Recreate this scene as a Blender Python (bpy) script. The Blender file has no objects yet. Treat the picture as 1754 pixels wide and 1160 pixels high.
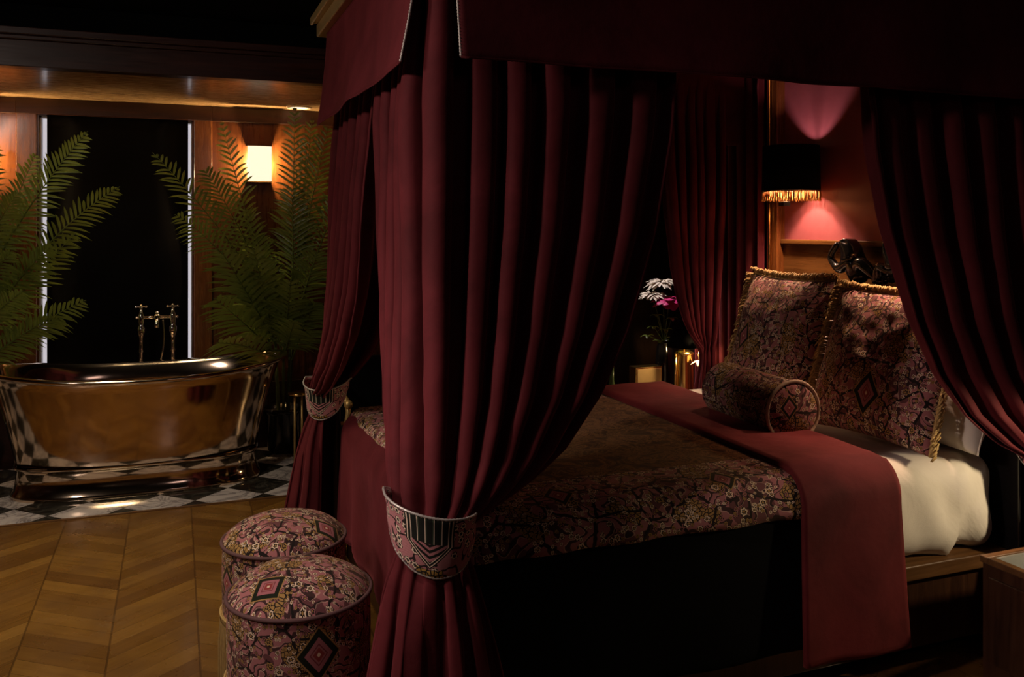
import bpy, math, random
from mathutils import Vector, Matrix
from math import sin, cos, pi, radians, atan2, sqrt
random.seed(7)
SC = bpy.context.scene
COL = SC.collection

# ------------------------------------------------------------------ camera
FPX, HZ, CAMZ, YAW = 1503.0, 390.0, 1.5, radians(21)
cam = bpy.data.cameras.new('camera'); camo = bpy.data.objects.new('camera', cam); COL.objects.link(camo)
cam.sensor_width = 36; cam.lens = FPX / 1754 * 36; cam.shift_y = (HZ - 580) / 1754
cam.clip_start = 0.05
camo.location = (0, 0, CAMZ); camo.rotation_euler = (pi / 2, 0, -YAW)
SC.camera = camo
SC.view_settings.view_transform = 'Standard'; SC.view_settings.look = 'None'
SC.view_settings.exposure = 0.0; SC.view_settings.gamma = 1
SC.view_settings.use_curve_mapping = False

def at(px, py, Y):
    """point of the plane y=Y seen at a pixel"""
    xc = (px - 877) / FPX; zc = (HZ - py) / FPX
    t = Y / (cos(YAW) - xc * sin(YAW))
    return Vector((t * (sin(YAW) + xc * cos(YAW)), Y, CAMZ + t * zc))

# ------------------------------------------------------------------ helpers
def tag(o, label=None, cat=None, group=None, kind=None):
    if label: o['label'] = label
    if cat: o['category'] = cat
    if group: o['group'] = group
    if kind: o['kind'] = kind
    return o

def empty(name, loc, label, cat, group=None, rz=0):
    o = bpy.data.objects.new(name, None); COL.objects.link(o)
    o.location = loc; o.rotation_euler = (0, 0, rz); o.empty_display_size = .1
    return tag(o, label, cat, group)

class MB:
    def __init__(s): s.v = []; s.f = []; s.uv = []
    def add(s, v, f, uv=None):
        b = len(s.v); s.v += [tuple(p) for p in v]; s.f += [tuple(i + b for i in q) for q in f]
        s.uv += list(uv) if uv else [(p[0], p[1]) for p in v]
        return s
    def grid(s, fn, nu, nv, closeu=False, uvf=None, flip=False):
        v = []; uv = []
        for i in range(nu + 1):
            for j in range(nv + 1):
                u, w = i / nu, j / nv
                v.append(tuple(fn(u, w))); uv.append(uvf(u, w) if uvf else (u, w))
        f = []
        for i in range(nu):
            for j in range(nv):
                a = i * (nv + 1) + j; q = (a, a + nv + 1, a + nv + 2, a + 1)
                f.append(q[::-1] if flip else q)
        return s.add(v, f, uv)
    def box(s, x0, x1, y0, y1, z0, z1):
        v = [(x, y, z) for x in (x0, x1) for y in (y0, y1) for z in (z0, z1)]
        return s.add(v, [(0, 1, 3, 2), (4, 6, 7, 5), (0, 4, 5, 1), (2, 3, 7, 6), (0, 2, 6, 4), (1, 5, 7, 3)])
    def tube(s, pts, r, n=8, closed=False, caps=True):
        pts = [Vector(p) for p in pts]; m = len(pts)
        rs = r if isinstance(r, (list, tuple)) else [r] * m
        up = None; v = []
        for i, p in enumerate(pts):
            if closed: d = pts[(i + 1) % m] - pts[i - 1]
            else: d = pts[min(i + 1, m - 1)] - pts[max(i - 1, 0)]
            d = d.normalized() if d.length > 1e-9 else Vector((0, 0, 1))
            if up is None:
                up = d.orthogonal().normalized()
            else:
                up = (up - d * up.dot(d)); up = up.normalized() if up.length > 1e-6 else d.orthogonal().normalized()
            sd = d.cross(up)
            for k in range(n):
                a = 2 * pi * k / n
                v.append(p + (up * cos(a) + sd * sin(a)) * rs[i])
        f = []
        for i in range(m if closed else m - 1):
            for k in range(n):
                a = i * n + k; b = i * n + (k + 1) % n; c = ((i + 1) % m) * n
                f.append((a, b, c + (k + 1) % n, c + k))
        if caps and not closed:
            f.append(tuple(range(n))[::-1]); f.append(tuple((m - 1) * n + k for k in range(n)))
        return s.add(v, f)
    def lathe(s, prof, c=(0, 0, 0), n=32, sx=1, sy=1, uvs=None):
        v = []; uv = []
        m = len(prof)
        L = [0]
        for i in range(1, m): L.append(L[-1] + math.dist(prof[i], prof[i - 1]))
        for k in range(n + 1):
            a = 2 * pi * k / n
            for i, (r, z) in enumerate(prof):
                v.append((c[0] + r * cos(a) * sx, c[1] + r * sin(a) * sy, c[2] + z)); uv.append((a * .2, L[i]))
        f = []
        for k in range(n):
            for i in range(m - 1):
                a = k * m + i; f.append((a, a + m, a + m + 1, a + 1))
        return s.add(v, f, uv)
    def ball(s, c, r, n=10, sc=(1, 1, 1)):
        pr = [(max(1e-4, r * sin(pi * i / n)), -r * cos(pi * i / n) * sc[2]) for i in range(n + 1)]
        return s.lathe(pr, c, n * 2, sc[0], sc[1])
    def build(s, name, m, parent=None, smooth=True, bevel=0, solid=0, sub=0, weld=False, off=0):
        me = bpy.data.meshes.new(name); me.from_pydata(s.v, [], s.f)
        ul = me.uv_layers.new(name='UVMap')
        for p in me.polygons:
            p.use_smooth = smooth
            for li in p.loop_indices: ul.data[li].uv = s.uv[me.loops[li].vertex_index]
        if m: me.materials.append(m)
        o = bpy.data.objects.new(name, me); COL.objects.link(o)
        if parent: o.parent = parent
        if weld:
            w = o.modifiers.new('w', 'WELD'); w.merge_threshold = 1e-5
        if bevel:
            b = o.modifiers.new('b', 'BEVEL'); b.width = bevel; b.segments = 3; b.limit_method = 'ANGLE'
            b.harden_normals = False
        if solid:
            b = o.modifiers.new('s', 'SOLIDIFY'); b.thickness = solid; b.offset = off
        if sub:
            b = o.modifiers.new('ss', 'SUBSURF'); b.levels = sub; b.render_levels = sub
        return o

def boxo(name, m, x0, x1, y0, y1, z0, z1, parent=None, bevel=0.004):
    return MB().box(x0, x1, y0, y1, z0, z1).build(name, m, parent, smooth=False, bevel=bevel)

def struct(name, m, *b, bevel=0):
    return tag(boxo(name, m, *b, bevel=bevel), kind='structure')

def rbox(x0, x1, y0, y1, z0, z1, r, step=.04, disp=None, drop=None):
    """rounded soft box as one shell; drop(face centre) -> True leaves the face out"""
    mb = MB(); lo = Vector((x0, y0, z0)); hi = Vector((x1, y1, z1)); d = hi - lo
    for ax in range(3):
        a, b = (ax + 1) % 3, (ax + 2) % 3
        na = max(4, int(d[a] / step)); nb = max(4, int(d[b] / step))
        for side in (0, 1):
            def fn(u, w):
                p = Vector((0, 0, 0)); p[ax] = hi[ax] if side else lo[ax]
                p[a] = lo[a] + d[a] * u; p[b] = lo[b] + d[b] * w
                q = Vector([min(max(p[k], lo[k] + r), hi[k] - r) for k in range(3)])
                n = p - q
                if n.length > 1e-9:
                    n.normalize(); p = q + n * r
                else:
                    n = Vector((0, 0, 0)); n[ax] = 1 if side else -1
                if disp: p = p + n * disp(p, n)
                return p
            # cluster samples near the rounded edges
            g = MB(); g.grid(fn, na, nb, flip=(side == 0))
            if drop:
                g.f = [q for q in g.f if not drop(sum((Vector(g.v[i]) for i in q), Vector()) / 4)]
            g.uv = [(p[0] + (p[2] - z1 if ax == 0 else 0), p[1] + (p[2] - z1 if ax != 0 else 0) * (-1 if p[1] > (y0+y1)/2 else 1)) for p in g.v]
            mb.add(g.v, g.f, g.uv)
    return mb

def hsh(i): return (sin(i * 127.1 + 11.7) * 43758.5453) % 1.0
def vn(x, y=0.0, z=0.0):
    from mathutils import noise
    return noise.noise(Vector((x, y, z)))

# ------------------------------------------------------------------ materials
class NT:
    def __init__(s, name):
        s.m = bpy.data.materials.new(name); s.m.use_nodes = True
        s.t = s.m.node_tree; s.b = s.t.nodes['Principled BSDF']
    def n(s, t, **p):
        o = s.t.nodes.new(t)
        for k, v in p.items(): setattr(o, k, v)
        return o
    def put(s, sock, v):
        if isinstance(v, bpy.types.NodeSocket): s.t.links.new(v, sock)
        elif isinstance(v, (tuple, list)) and sock.type == 'RGBA' and len(v) == 3: sock.default_value = (*v, 1)
        else: sock.default_value = v
    def m_(s, op, a, b=None, c=None, clamp=False):
        o = s.n('ShaderNodeMath', operation=op, use_clamp=clamp)
        s.put(o.inputs[0], a)
        if b is not None: s.put(o.inputs[1], b)
        if c is not None: s.put(o.inputs[2], c)
        return o.outputs[0]
    def vm(s, op, a, b=None, sc=None):
        o = s.n('ShaderNodeVectorMath', operation=op); s.put(o.inputs[0], a)
        if b is not None: s.put(o.inputs[1], b)
        if sc is not None: s.put(o.inputs['Scale'], sc)
        return o.outputs[0]
    def mix(s, f, a, b, blend='MIX'):
        o = s.n('ShaderNodeMix', data_type='RGBA', blend_type=blend)
        s.put(o.inputs[0], f); s.put(o.inputs[6], a); s.put(o.inputs[7], b)
        return o.outputs[2]
    def sep(s, v):
        o = s.n('ShaderNodeSeparateXYZ'); s.put(o.inputs[0], v); return o.outputs
    def com(s, x, y, z=0.0):
        o = s.n('ShaderNodeCombineXYZ'); s.put(o.inputs[0], x); s.put(o.inputs[1], y); s.put(o.inputs[2], z); return o.outputs[0]
    def noise(s, v, scale, detail=3, rough=.5, dist=0.0):
        o = s.n('ShaderNodeTexNoise'); s.put(o.inputs['Vector'], v)
        o.inputs['Scale'].default_value = scale; o.inputs['Detail'].default_value = detail
        o.inputs['Roughness'].default_value = rough; o.inputs['Distortion'].default_value = dist
        return o.outputs['Fac']
    def vor(s, v, scale, feat='F1', metric='EUCLIDEAN', rnd=1.0):
        o = s.n('ShaderNodeTexVoronoi', feature=feat, voronoi_dimensions='2D')
        if feat != 'DISTANCE_TO_EDGE': o.distance = metric
        s.put(o.inputs['Vector'], v); o.inputs['Scale'].default_value = scale; o.inputs['Randomness'].default_value = rnd
        return o.outputs
    def white(s, v):
        o = s.n('ShaderNodeTexWhiteNoise', noise_dimensions='2D'); s.put(o.inputs['Vector'], v); return o.outputs['Value']
    def ramp(s, f, stops, interp='LINEAR'):
        o = s.n('ShaderNodeValToRGB'); s.put(o.inputs[0], f); cr = o.color_ramp; cr.interpolation = interp
        while len(cr.elements) < len(stops): cr.elements.new(.5)
        for e, (p, c) in zip(cr.elements, stops): e.position = p; e.color = (*c, 1) if len(c) == 3 else c
        return o.outputs[0]
    def mr(s, v, a, b, c, d):
        o = s.n('ShaderNodeMapRange'); s.put(o.inputs[0], v)
        for i, k in enumerate((a, b, c, d)): o.inputs[i + 1].default_value = k
        return o.outputs[0]
    def bump(s, h, st=.3, dist=.01):
        o = s.n('ShaderNodeBump'); o.inputs['Strength'].default_value = st; o.inputs['Distance'].default_value = dist
        s.put(o.inputs['Height'], h); s.put(s.b.inputs['Normal'], o.outputs[0])
    def set(s, **k):
        for a, v in k.items(): s.put(s.b.inputs[a.replace('_', ' ')], v)
        return s
    @property
    def obj(s): return s.n('ShaderNodeTexCoord').outputs['Object']
    @property
    def uv(s): return s.n('ShaderNodeTexCoord').outputs['UV']

def simple(name, c, rough=.5, metal=0, var=.15, scale=20, bump=0.0, **k):
    n = NT(name); f = n.noise(n.obj, scale, 4)
    lo = tuple(x * (1 - var) for x in c); hi = tuple(min(1, x * (1 + var)) for x in c)
    n.set(Base_Color=n.mix(f, lo, hi), Roughness=rough, Metallic=metal, **k)
    if bump: n.bump(f, bump, .004)
    return n.m

def velvet(name, c=(.105, .0095, .0135), sheen=(.75, .16, .20), sw=.35):
    n = NT(name); o = n.obj
    f = n.noise(o, 3.5, 5, .6, .6); g = n.noise(o, 260, 2)
    n.set(Base_Color=n.mix(n.mr(f, .3, .7, 0, 1), tuple(x * .6 for x in c), (c[0] * 1.25, c[1] * 1.6, c[2] * 1.5)), Roughness=.82,
          Sheen_Weight=sw, Sheen_Roughness=.42, Sheen_Tint=sheen, Specular_IOR_Level=.22)
    h = n.m_('ADD', n.noise(o, 9, 3), n.m_('MULTIPLY', g, .06))
    n.bump(h, .35, .012)
    return n.m

def wood(name, dark, light, axis='z', scale=1.0, rough=.25, coat=.3, boards=None):
    n = NT(name); x, y, z = n.sep(n.obj)[:3]
    k = {'x': (1.2, 14, 14), 'y': (14, 1.2, 14), 'z': (14, 14, 1.2)}[axis]
    v = n.com(n.m_('MULTIPLY', x, k[0] * scale), n.m_('MULTIPLY', y, k[1] * scale), n.m_('MULTIPLY', z, k[2] * scale))
    g = n.noise(v, 1.3, 6, .6, 1.1); g2 = n.noise(v, 6, 3, .6)
    f = n.m_('ADD', n.m_('MULTIPLY', g, .75), n.m_('MULTIPLY', g2, .25))
    colr = n.ramp(f, [(.3, dark), (.5, tuple((a + b) / 2 for a, b in zip(dark, light))), (.68, light)])
    if boards:
        w = n.white(n.com(n.m_('FLOOR', n.m_('DIVIDE', x, boards)), 3.0))
        colr = n.mix(n.m_('MULTIPLY', w, .5), colr, tuple(a * .6 for a in dark))
        fr = n.m_('FRACT', n.m_('DIVIDE', x, boards))
        gap = n.m_('LESS_THAN', fr, .02)
        colr = n.mix(n.m_('MULTIPLY', gap, .6), colr, (.01, .005, .002))
    n.set(Base_Color=colr, Roughness=n.mr(g2, .2, .8, rough * .8, rough * 1.3), Coat_Weight=coat, Coat_Roughness=.12)
    n.bump(f, .08, .004)
    return n.m

def tapestry(name, meds=(), field=None, tint=1.0, mscale=1.0):
    """woven rug-like cloth: pink, mustard and dark patches with outlines, small flowers and diamond medallions"""
    n = NT(name); uv = n.uv
    wob = n.m_('MULTIPLY', n.m_('SUBTRACT', n.noise(uv, 25, 2), .5), .02)
    ux, uy, _ = n.sep(uv)[:3]
    p = n.com(n.m_('ADD', ux, wob), n.m_('SUBTRACT', uy, wob))
    T = lambda c: tuple(x * tint for x in c)
    pink, must, plum, lite, black = T((.40, .155, .16)), T((.40, .235, .08)), T((.15, .055, .06)), T((.80, .62, .45)), T((.016, .012, .012))
    reg = n.noise(p, 6.5 * mscale, 1, .5)
    base = n.ramp(reg, [(0, plum), (.40, plum), (.42, pink), (.56, pink), (.58, must), (1, must)], 'CONSTANT')
    mask_m = n.m_('GREATER_THAN', reg, .58)
    # little cells (fish scales) in the mustard fields
    sc = n.vor(p, 75 * mscale, 'DISTANCE_TO_EDGE')['Distance']
    base = n.mix(n.m_('MULTIPLY', mask_m, n.m_('LESS_THAN', sc, .11)), base, black)
    # contour-like arabesque outlines
    c1 = n.m_('FRACT', n.m_('MULTIPLY', n.noise(p, 9 * mscale, 2, .4), 9))
    lines = n.m_('MULTIPLY', n.m_('LESS_THAN', c1, .30), n.m_('SUBTRACT', 1.0, mask_m))
    base = n.mix(n.m_('MULTIPLY', lines, .88), base, black)
    c2 = n.m_('MULTIPLY', n.m_('LESS_THAN', n.m_('ABSOLUTE', n.m_('SUBTRACT', c1, .36)), .035), n.m_('SUBTRACT', 1.0, mask_m))
    base = n.mix(n.m_('MULTIPLY', c2, .45), base, lite)
    # angular panels
    e = n.vor(p, 7.5 * mscale, 'DISTANCE_TO_EDGE', rnd=.8)['Distance']
    base = n.mix(n.m_('LESS_THAN', e, .035), base, black)
    # flowers
    def flowers(base, scale, thr, col, ring):
        v = n.vor(p, scale, 'F1', rnd=.75)
        loc = n.vm('SUBTRACT', p, v['Position'])
        lx, ly, _ = n.sep(loc)[:3]
        ang = n.m_('ARCTAN2', ly, lx)
        R = n.m_('ADD', .27, n.m_('MULTIPLY', n.m_('SINE', n.m_('MULTIPLY', ang, 6)), .05))
        d = v['Distance']; r, g, b = n.sep(v['Color'])[:3]
        ex = n.m_('GREATER_THAN', r, thr)
        halo = n.m_('MULTIPLY', ex, n.m_('LESS_THAN', d, .40))
        base = n.mix(halo, base, black)
        rg = n.m_('MULTIPLY', ex, n.m_('LESS_THAN', n.m_('ABSOLUTE', n.m_('SUBTRACT', d, R)), ring))
        base = n.mix(rg, base, n.mix(n.m_('GREATER_THAN', g, .45), col, lite))
        ct = n.m_('MULTIPLY', ex, n.m_('LESS_THAN', d, .10))
        return n.mix(ct, base, must)
    base = flowers(base, 42 * mscale, .62, pink, .065)
    base = flowers(base, 66 * mscale, .70, must, .09)
    base = flowers(base, 27 * mscale, .86, must, .07)
    if field:
        # plain mustard-brown leafy field inside the borders
        x0, x1, y0, y1 = field
        inside = n.m_('MULTIPLY', n.m_('MULTIPLY', n.m_('GREATER_THAN', n.m_('ADD', ux, n.m_('MULTIPLY', wob, 1.5)), x0), n.m_('LESS_THAN', ux, x1)),
                      n.m_('MULTIPLY', n.m_('GREATER_THAN', n.m_('ADD', uy, n.m_('MULTIPLY', wob, 1.5)), y0), n.m_('LESS_THAN', uy, y1)))
        lf = n.noise(p, 8, 5, .7, 2.2)
        fc = n.ramp(lf, [(.36, T((.028, .010, .006))), (.46, T((.11, .050, .016))), (.51, T((.27, .130, .045))), (.555, T((.035, .014, .008))), (.62, T((.19, .09, .03)))])
        base = n.mix(inside, base, fc)
    for (mu, mv, s, rot, asp) in meds:
        du = n.m_('SUBTRACT', ux, mu); dv = n.m_('SUBTRACT', uy, mv)
        cr, sr = cos(rot), sin(rot)
        a = n.m_('ABSOLUTE', n.m_('ADD', n.m_('MULTIPLY', du, cr), n.m_('MULTIPLY', dv, sr)))
        b = n.m_('ABSOLUTE', n.m_('MULTIPLY', n.m_('SUBTRACT', n.m_('MULTIPLY', dv, cr), n.m_('MULTIPLY', du, sr)), asp))
        d = n.m_('DIVIDE', n.m_('ADD', a, b), s)
        mc = n.ramp(d, [(0, lite), (.09, T((.3, .05, .05))), (.26, pink), (.34, T((.2, .04, .05))), (.40, T((.42, .15, .17))), (.62, T((.012, .018, .010))), (.92, must)], 'CONSTANT')
        base = n.mix(n.m_('LESS_THAN', d, 1.0), base, mc)
    n.set(Base_Color=base, Roughness=.9, Sheen_Weight=.15, Sheen_Tint=(.8, .5, .3), Specular_IOR_Level=.15)
    wv = n.m_('MULTIPLY', n.m_('SINE', n.m_('MULTIPLY', ux, 1500)), n.m_('SINE', n.m_('MULTIPLY', uy, 1500)))
    n.bump(n.m_('ADD', n.m_('MULTIPLY', wv, .3), n.m_('MULTIPLY', lines, -.6)), .25, .003)
    return n.m

def tieband_mat():
    """pink band with a dark green shield of nested outlines, flowers left and right, yellow scales at the foot"""
    n = NT('tieband_cloth'); uv = n.uv; u, v, _ = n.sep(uv)[:3]   # u: metres round, 0 in front; v: -1..1 across
    base_n = n.noise(uv, 20, 2)
    pink, lite, black, must = (.50, .21, .22), (.85, .68, .52), (.012, .014, .010), (.5, .30, .07)
    p = n.com(u, n.m_('MULTIPLY', v, .075))
    c1 = n.m_('FRACT', n.m_('MULTIPLY', n.noise(p, 14, 2, .4), 6))
    base = n.mix(n.m_('LESS_THAN', c1, .2), pink, (.03, .015, .015))
    vv = n.vor(p, 42, 'F1', rnd=.7); loc = n.vm('SUBTRACT', p, vv['Position']); lx, ly, _ = n.sep(loc)[:3]
    R = n.m_('ADD', .27, n.m_('MULTIPLY', n.m_('SINE', n.m_('MULTIPLY', n.m_('ARCTAN2', ly, lx), 6)), .05))
    ex = n.m_('GREATER_THAN', n.sep(vv['Color'])[0], .5)
    base = n.mix(n.m_('MULTIPLY', ex, n.m_('LESS_THAN', vv['Distance'], .42)), base, black)
    base = n.mix(n.m_('MULTIPLY', ex, n.m_('LESS_THAN', n.m_('ABSOLUTE', n.m_('SUBTRACT', vv['Distance'], R)), .08)), base, lite)
    au = n.m_('ABSOLUTE', u)
    # shield outline: width shrinks downward
    wd = n.m_('MINIMUM', .062, n.m_('MULTIPLY', n.m_('ADD', v, .72), .082))
    ins = n.m_('SUBTRACT', wd, au)
    base = n.mix(n.m_('GREATER_THAN', ins, 0), base, pink)
    for a, b, c in ((0, .004, black), (.004, .0075, lite), (.0075, .014, black), (.014, .0165, lite)):
        base = n.mix(n.m_('MULTIPLY', n.m_('GREATER_THAN', ins, a), n.m_('LESS_THAN', ins, b)), base, c)
    # upright loops in the upper half
    up = n.m_('MULTIPLY', n.m_('GREATER_THAN', ins, .0165), n.m_('GREATER_THAN', v, .12))
    lp = n.m_('FRACT', n.m_('MULTIPLY', n.m_('ADD', au, .0), 52))
    lc = n.ramp(lp, [(0, black), (.35, (.05, .07, .04)), (.5, lite), (.6, black)], 'CONSTANT')
    base = n.mix(up, base, lc)
    # chevron branches below
    dn = n.m_('MULTIPLY', n.m_('GREATER_THAN', ins, .0165), n.m_('LESS_THAN', v, .12))
    ch = n.m_('FRACT', n.m_('MULTIPLY', n.m_('SUBTRACT', n.m_('MULTIPLY', v, .075), n.m_('MULTIPLY', au, .55)), 70))
    base = n.mix(n.m_('MULTIPLY', dn, n.m_('LESS_THAN', ch, .5)), base, black)
    sc = n.vor(p, 90, 'DISTANCE_TO_EDGE')['Distance']
    yl = n.m_('MULTIPLY', n.m_('LESS_THAN', v, -.74), n.m_('LESS_THAN', au, .035))
    base = n.mix(yl, base, n.mix(n.m_('LESS_THAN', sc, .14), must, black))
    n.set(Base_Color=base, Roughness=.9, Sheen_Weight=.1, Specular_IOR_Level=.15)
    wv = n.m_('MULTIPLY', n.m_('SINE', n.m_('MULTIPLY', u, 1500)), n.m_('SINE', n.m_('MULTIPLY', v, 110)))
    n.bump(wv, .2, .002)
    return n.m

def chevron():
    n = NT('chevron_floor'); x, y, z = n.sep(n.obj)[:3]
    W = .30
    xs = n.m_('DIVIDE', n.m_('ADD', x, .22), W)
    colm = n.m_('FLOOR', xs); fx = n.m_('FRACT', xs)
    par = n.m_('MODULO', n.m_('ABSOLUTE', colm), 2.0)
    tri = n.m_('ADD', n.m_('MULTIPLY', par, fx), n.m_('MULTIPLY', n.m_('SUBTRACT', 1.0, par), n.m_('SUBTRACT', 1.0, fx)))
    v = n.m_('ADD', y, n.m_('MULTIPLY', tri, W * .75))
    idx = n.m_('FLOOR', n.m_('DIVIDE', v, .105)); fv = n.m_('FRACT', n.m_('DIVIDE', v, .105))
    rnd = n.white(n.com(colm, idx))
    g = n.com(n.m_('ADD', n.m_('MULTIPLY', fx, .9), n.m_('MULTIPLY', rnd, 30)), n.m_('MULTIPLY', v, 26), colm)
    gr = n.noise(g, 1.4, 5, .6, .8)
    f = n.m_('ADD', n.m_('MULTIPLY', gr, .55), n.m_('MULTIPLY', rnd, .45))
    c = n.ramp(f, [(.22, (.12, .052, .011)), (.5, (.185, .088, .018)), (.78, (.255, .130, .028))])
    patch = n.noise(n.obj, 5, 3)
    c = n.mix(n.mr(patch, .4, .7, 0, .5), c, (.10, .045, .014))
    gap = n.m_('MAXIMUM', n.m_('LESS_THAN', fv, .03), n.m_('MAXIMUM', n.m_('LESS_THAN', fx, .012), n.m_('GREATER_THAN', fx, .988)))
    c = n.mix(n.m_('MULTIPLY', gap, .55), c, (.03, .012, .004))
    n.set(Base_Color=c, Roughness=n.mr(n.noise(n.obj, 7, 4), .3, .7, .2, .36), Coat_Weight=.35, Coat_Roughness=.15)
    n.bump(n.m_('ADD', n.m_('MULTIPLY', gap, -1.2), n.m_('ADD', n.noise(n.obj, 6, 3), n.m_('MULTIPLY', rnd, .3))), .14, .006)
    return n.m

def marble():
    n = NT('marble_checks'); x, y, z = n.sep(n.obj)[:3]
    S = .36
    # squares laid diagonally
    a = n.m_('DIVIDE', n.m_('ADD', n.m_('ADD', x, .62), n.m_('SUBTRACT', y, 5.29)), S)
    b = n.m_('DIVIDE', n.m_('SUBTRACT', n.m_('ADD', x, .62), n.m_('SUBTRACT', y, 5.29)), S)
    fa = n.m_('FLOOR', n.m_('ADD', a, .5)); fb = n.m_('FLOOR', n.m_('ADD', b, .5))
    par = n.m_('MODULO', n.m_('ABSOLUTE', n.m_('ADD', fa, fb)), 2.0)
    rnd = n.white(n.com(fa, fb))
    pos = n.vm('ADD', n.obj, n.com(n.m_('MULTIPLY', rnd, 9.0), rnd))
    vein = n.m_('ABSOLUTE', n.m_('SUBTRACT', n.noise(pos, 7, 6, .6, 1.2), .5))
    w = n.ramp(vein, [(0, (.16, .14, .15)), (.025, (.40, .37, .38)), (.10, (.54, .50, .50))])
    k = n.ramp(vein, [(0, (.10, .095, .08)), (.012, (.030, .028, .024)), (.10, (.014, .013, .012))])
    c = n.mix(par, k, w)
    ga = n.m_('FRACT', n.m_('ADD', a, .5)); gb = n.m_('FRACT', n.m_('ADD', b, .5))
    gap = n.m_('MAXIMUM', n.m_('LESS_THAN', ga, .012), n.m_('LESS_THAN', gb, .012))
    c = n.mix(gap, c, (.04, .035, .03))
    n.set(Base_Color=c, Roughness=.13, Specular_IOR_Level=.5)
    n.bump(gap, -.1, .003)
    return n.m

def emis(name, c, st):
    n = NT(name); f = n.noise(n.obj, 30, 2)
    n.set(Base_Color=(0.8, .75, .6), Emission_Color=n.mix(f, tuple(x * .93 for x in c), c), Emission_Strength=st, Roughness=.4)
    return n.m

VEL = velvet('burgundy_velvet')
VELR = velvet('runner_velvet', (.115, .010, .012), (.7, .15, .14), .25)
WOODW = wood('walnut_wall', (.062, .017, .005), (.22, .070, .016), 'z', 1, .28, .35, boards=.21)
WOODS = wood('walnut_stile', (.09, .026, .007), (.27, .095, .022), 'z', 1.3, .25, .35)
WOODX = wood('walnut_beam', (.016, .004, .002), (.055, .014, .006), 'x', 1, .38, .15)
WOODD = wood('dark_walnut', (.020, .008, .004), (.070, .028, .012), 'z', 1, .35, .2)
WOODP = wood('platform_walnut', (.06, .026, .009), (.17, .078, .025), 'x', 1, .4, .1)
WOODH = wood('honey_rail_wood', (.085, .034, .009), (.22, .095, .024), 'y', 1, .28, .3)
SOFF = wood('varnished_soffit', (.42, .25, .11), (.68, .44, .21), 'x', 1, .26, .5)
BLACKP = simple('black_ceiling_paint', (.0018, .0026, .0022), .9, Specular_IOR_Level=.1)
BLACKG = simple('black_lacquer', (.008, .007, .007), .15, Coat_Weight=.5)
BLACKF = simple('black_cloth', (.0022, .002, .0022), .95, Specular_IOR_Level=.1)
BRONZE = simple('black_bronze', (.012, .012, .012), .22, 0, Coat_Weight=.6, Coat_Roughness=.1)
BRASS = simple('aged_brass', (.78, .50, .18), .22, 1, .12, 8)
GOLDW = simple('gilded_wood', (.50, .34, .13), .35, .6, .2, 14)
CHROME = simple('chrome', (.80, .80, .80), .07, 1, .05)
NICKEL = NT('polished_nickel')
_f = NICKEL.noise(NICKEL.obj, 2.5, 3)
NICKEL.set(Base_Color=NICKEL.mix(_f, (.66, .50, .36), (.78, .63, .48)), Metallic=1, Roughness=.10)
NICKEL.bump(NICKEL.noise(NICKEL.obj, 4.5, 2), .10, .02)
NICKEL = NICKEL.m
LINEN = NT('white_linen'); _o = LINEN.obj
LINEN.set(Base_Color=LINEN.mix(LINEN.noise(_o, 6, 4), (.74, .68, .58), (.82, .77, .68)), Roughness=.75, Sheen_Weight=.1)
LINEN.bump(LINEN.m_('ADD', LINEN.noise(_o, 4, 4, .55, .8), LINEN.m_('MULTIPLY', LINEN.noise(_o, 400, 1), .04)), .35, .02)
LINEN = LINEN.m
FRINGE = simple('gold_fringe', (.50, .33, .12), .75, 0, .35, 60)
FRINGEG = simple('amber_fringe', (.75, .34, .08), .7, 0, .4, 90)
CORD = simple('silver_beading', (.55, .52, .48), .4, .4, .4, 200)
LEAF = NT('palm_leaf')
_f = LEAF.noise(LEAF.obj, 5, 3)
LEAF.set(Base_Color=LEAF.mix(_f, (.055, .095, .020), (.18, .24, .048)), Roughness=.33, Specular_IOR_Level=.6)
_tr = LEAF.n('ShaderNodeBsdfTranslucent'); _tr.inputs[0].default_value = (.34, .46, .07, 1)
_mx = LEAF.n('ShaderNodeMixShader'); _mx.inputs[0].default_value = .22
LEAF.t.links.new(LEAF.b.outputs[0], _mx.inputs[1]); LEAF.t.links.new(_tr.outputs[0], _mx.inputs[2])
LEAF.t.links.new(_mx.outputs[0], LEAF.t.nodes['Material Output'].inputs[0])
LEAF = LEAF.m
STEM = simple('palm_stem', (.13, .17, .04), .5, 0, .3, 12)
STEMD = simple('palm_cane', (.05, .07, .02), .5, 0, .4, 12)
PANEL = NT('red_leather_panel'); _o = PANEL.obj
PANEL.set(Base_Color=PANEL.mix(PANEL.noise(_o, 6, 4, .6, .5), (.26, .064, .075), (.38, .11, .12)), Roughness=.42, Specular_IOR_Level=.4)
PANEL.bump(PANEL.noise(_o, 12, 4, .5, .4), .25, .006)
PANEL = PANEL.m
PLASTER = simple('dark_red_wall', (.02, .008, .007), .7)
GLASS_T = simple('smoked_glass_top', (.30, .31, .29), .08, .0, .1, Coat_Weight=.8)

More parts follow.
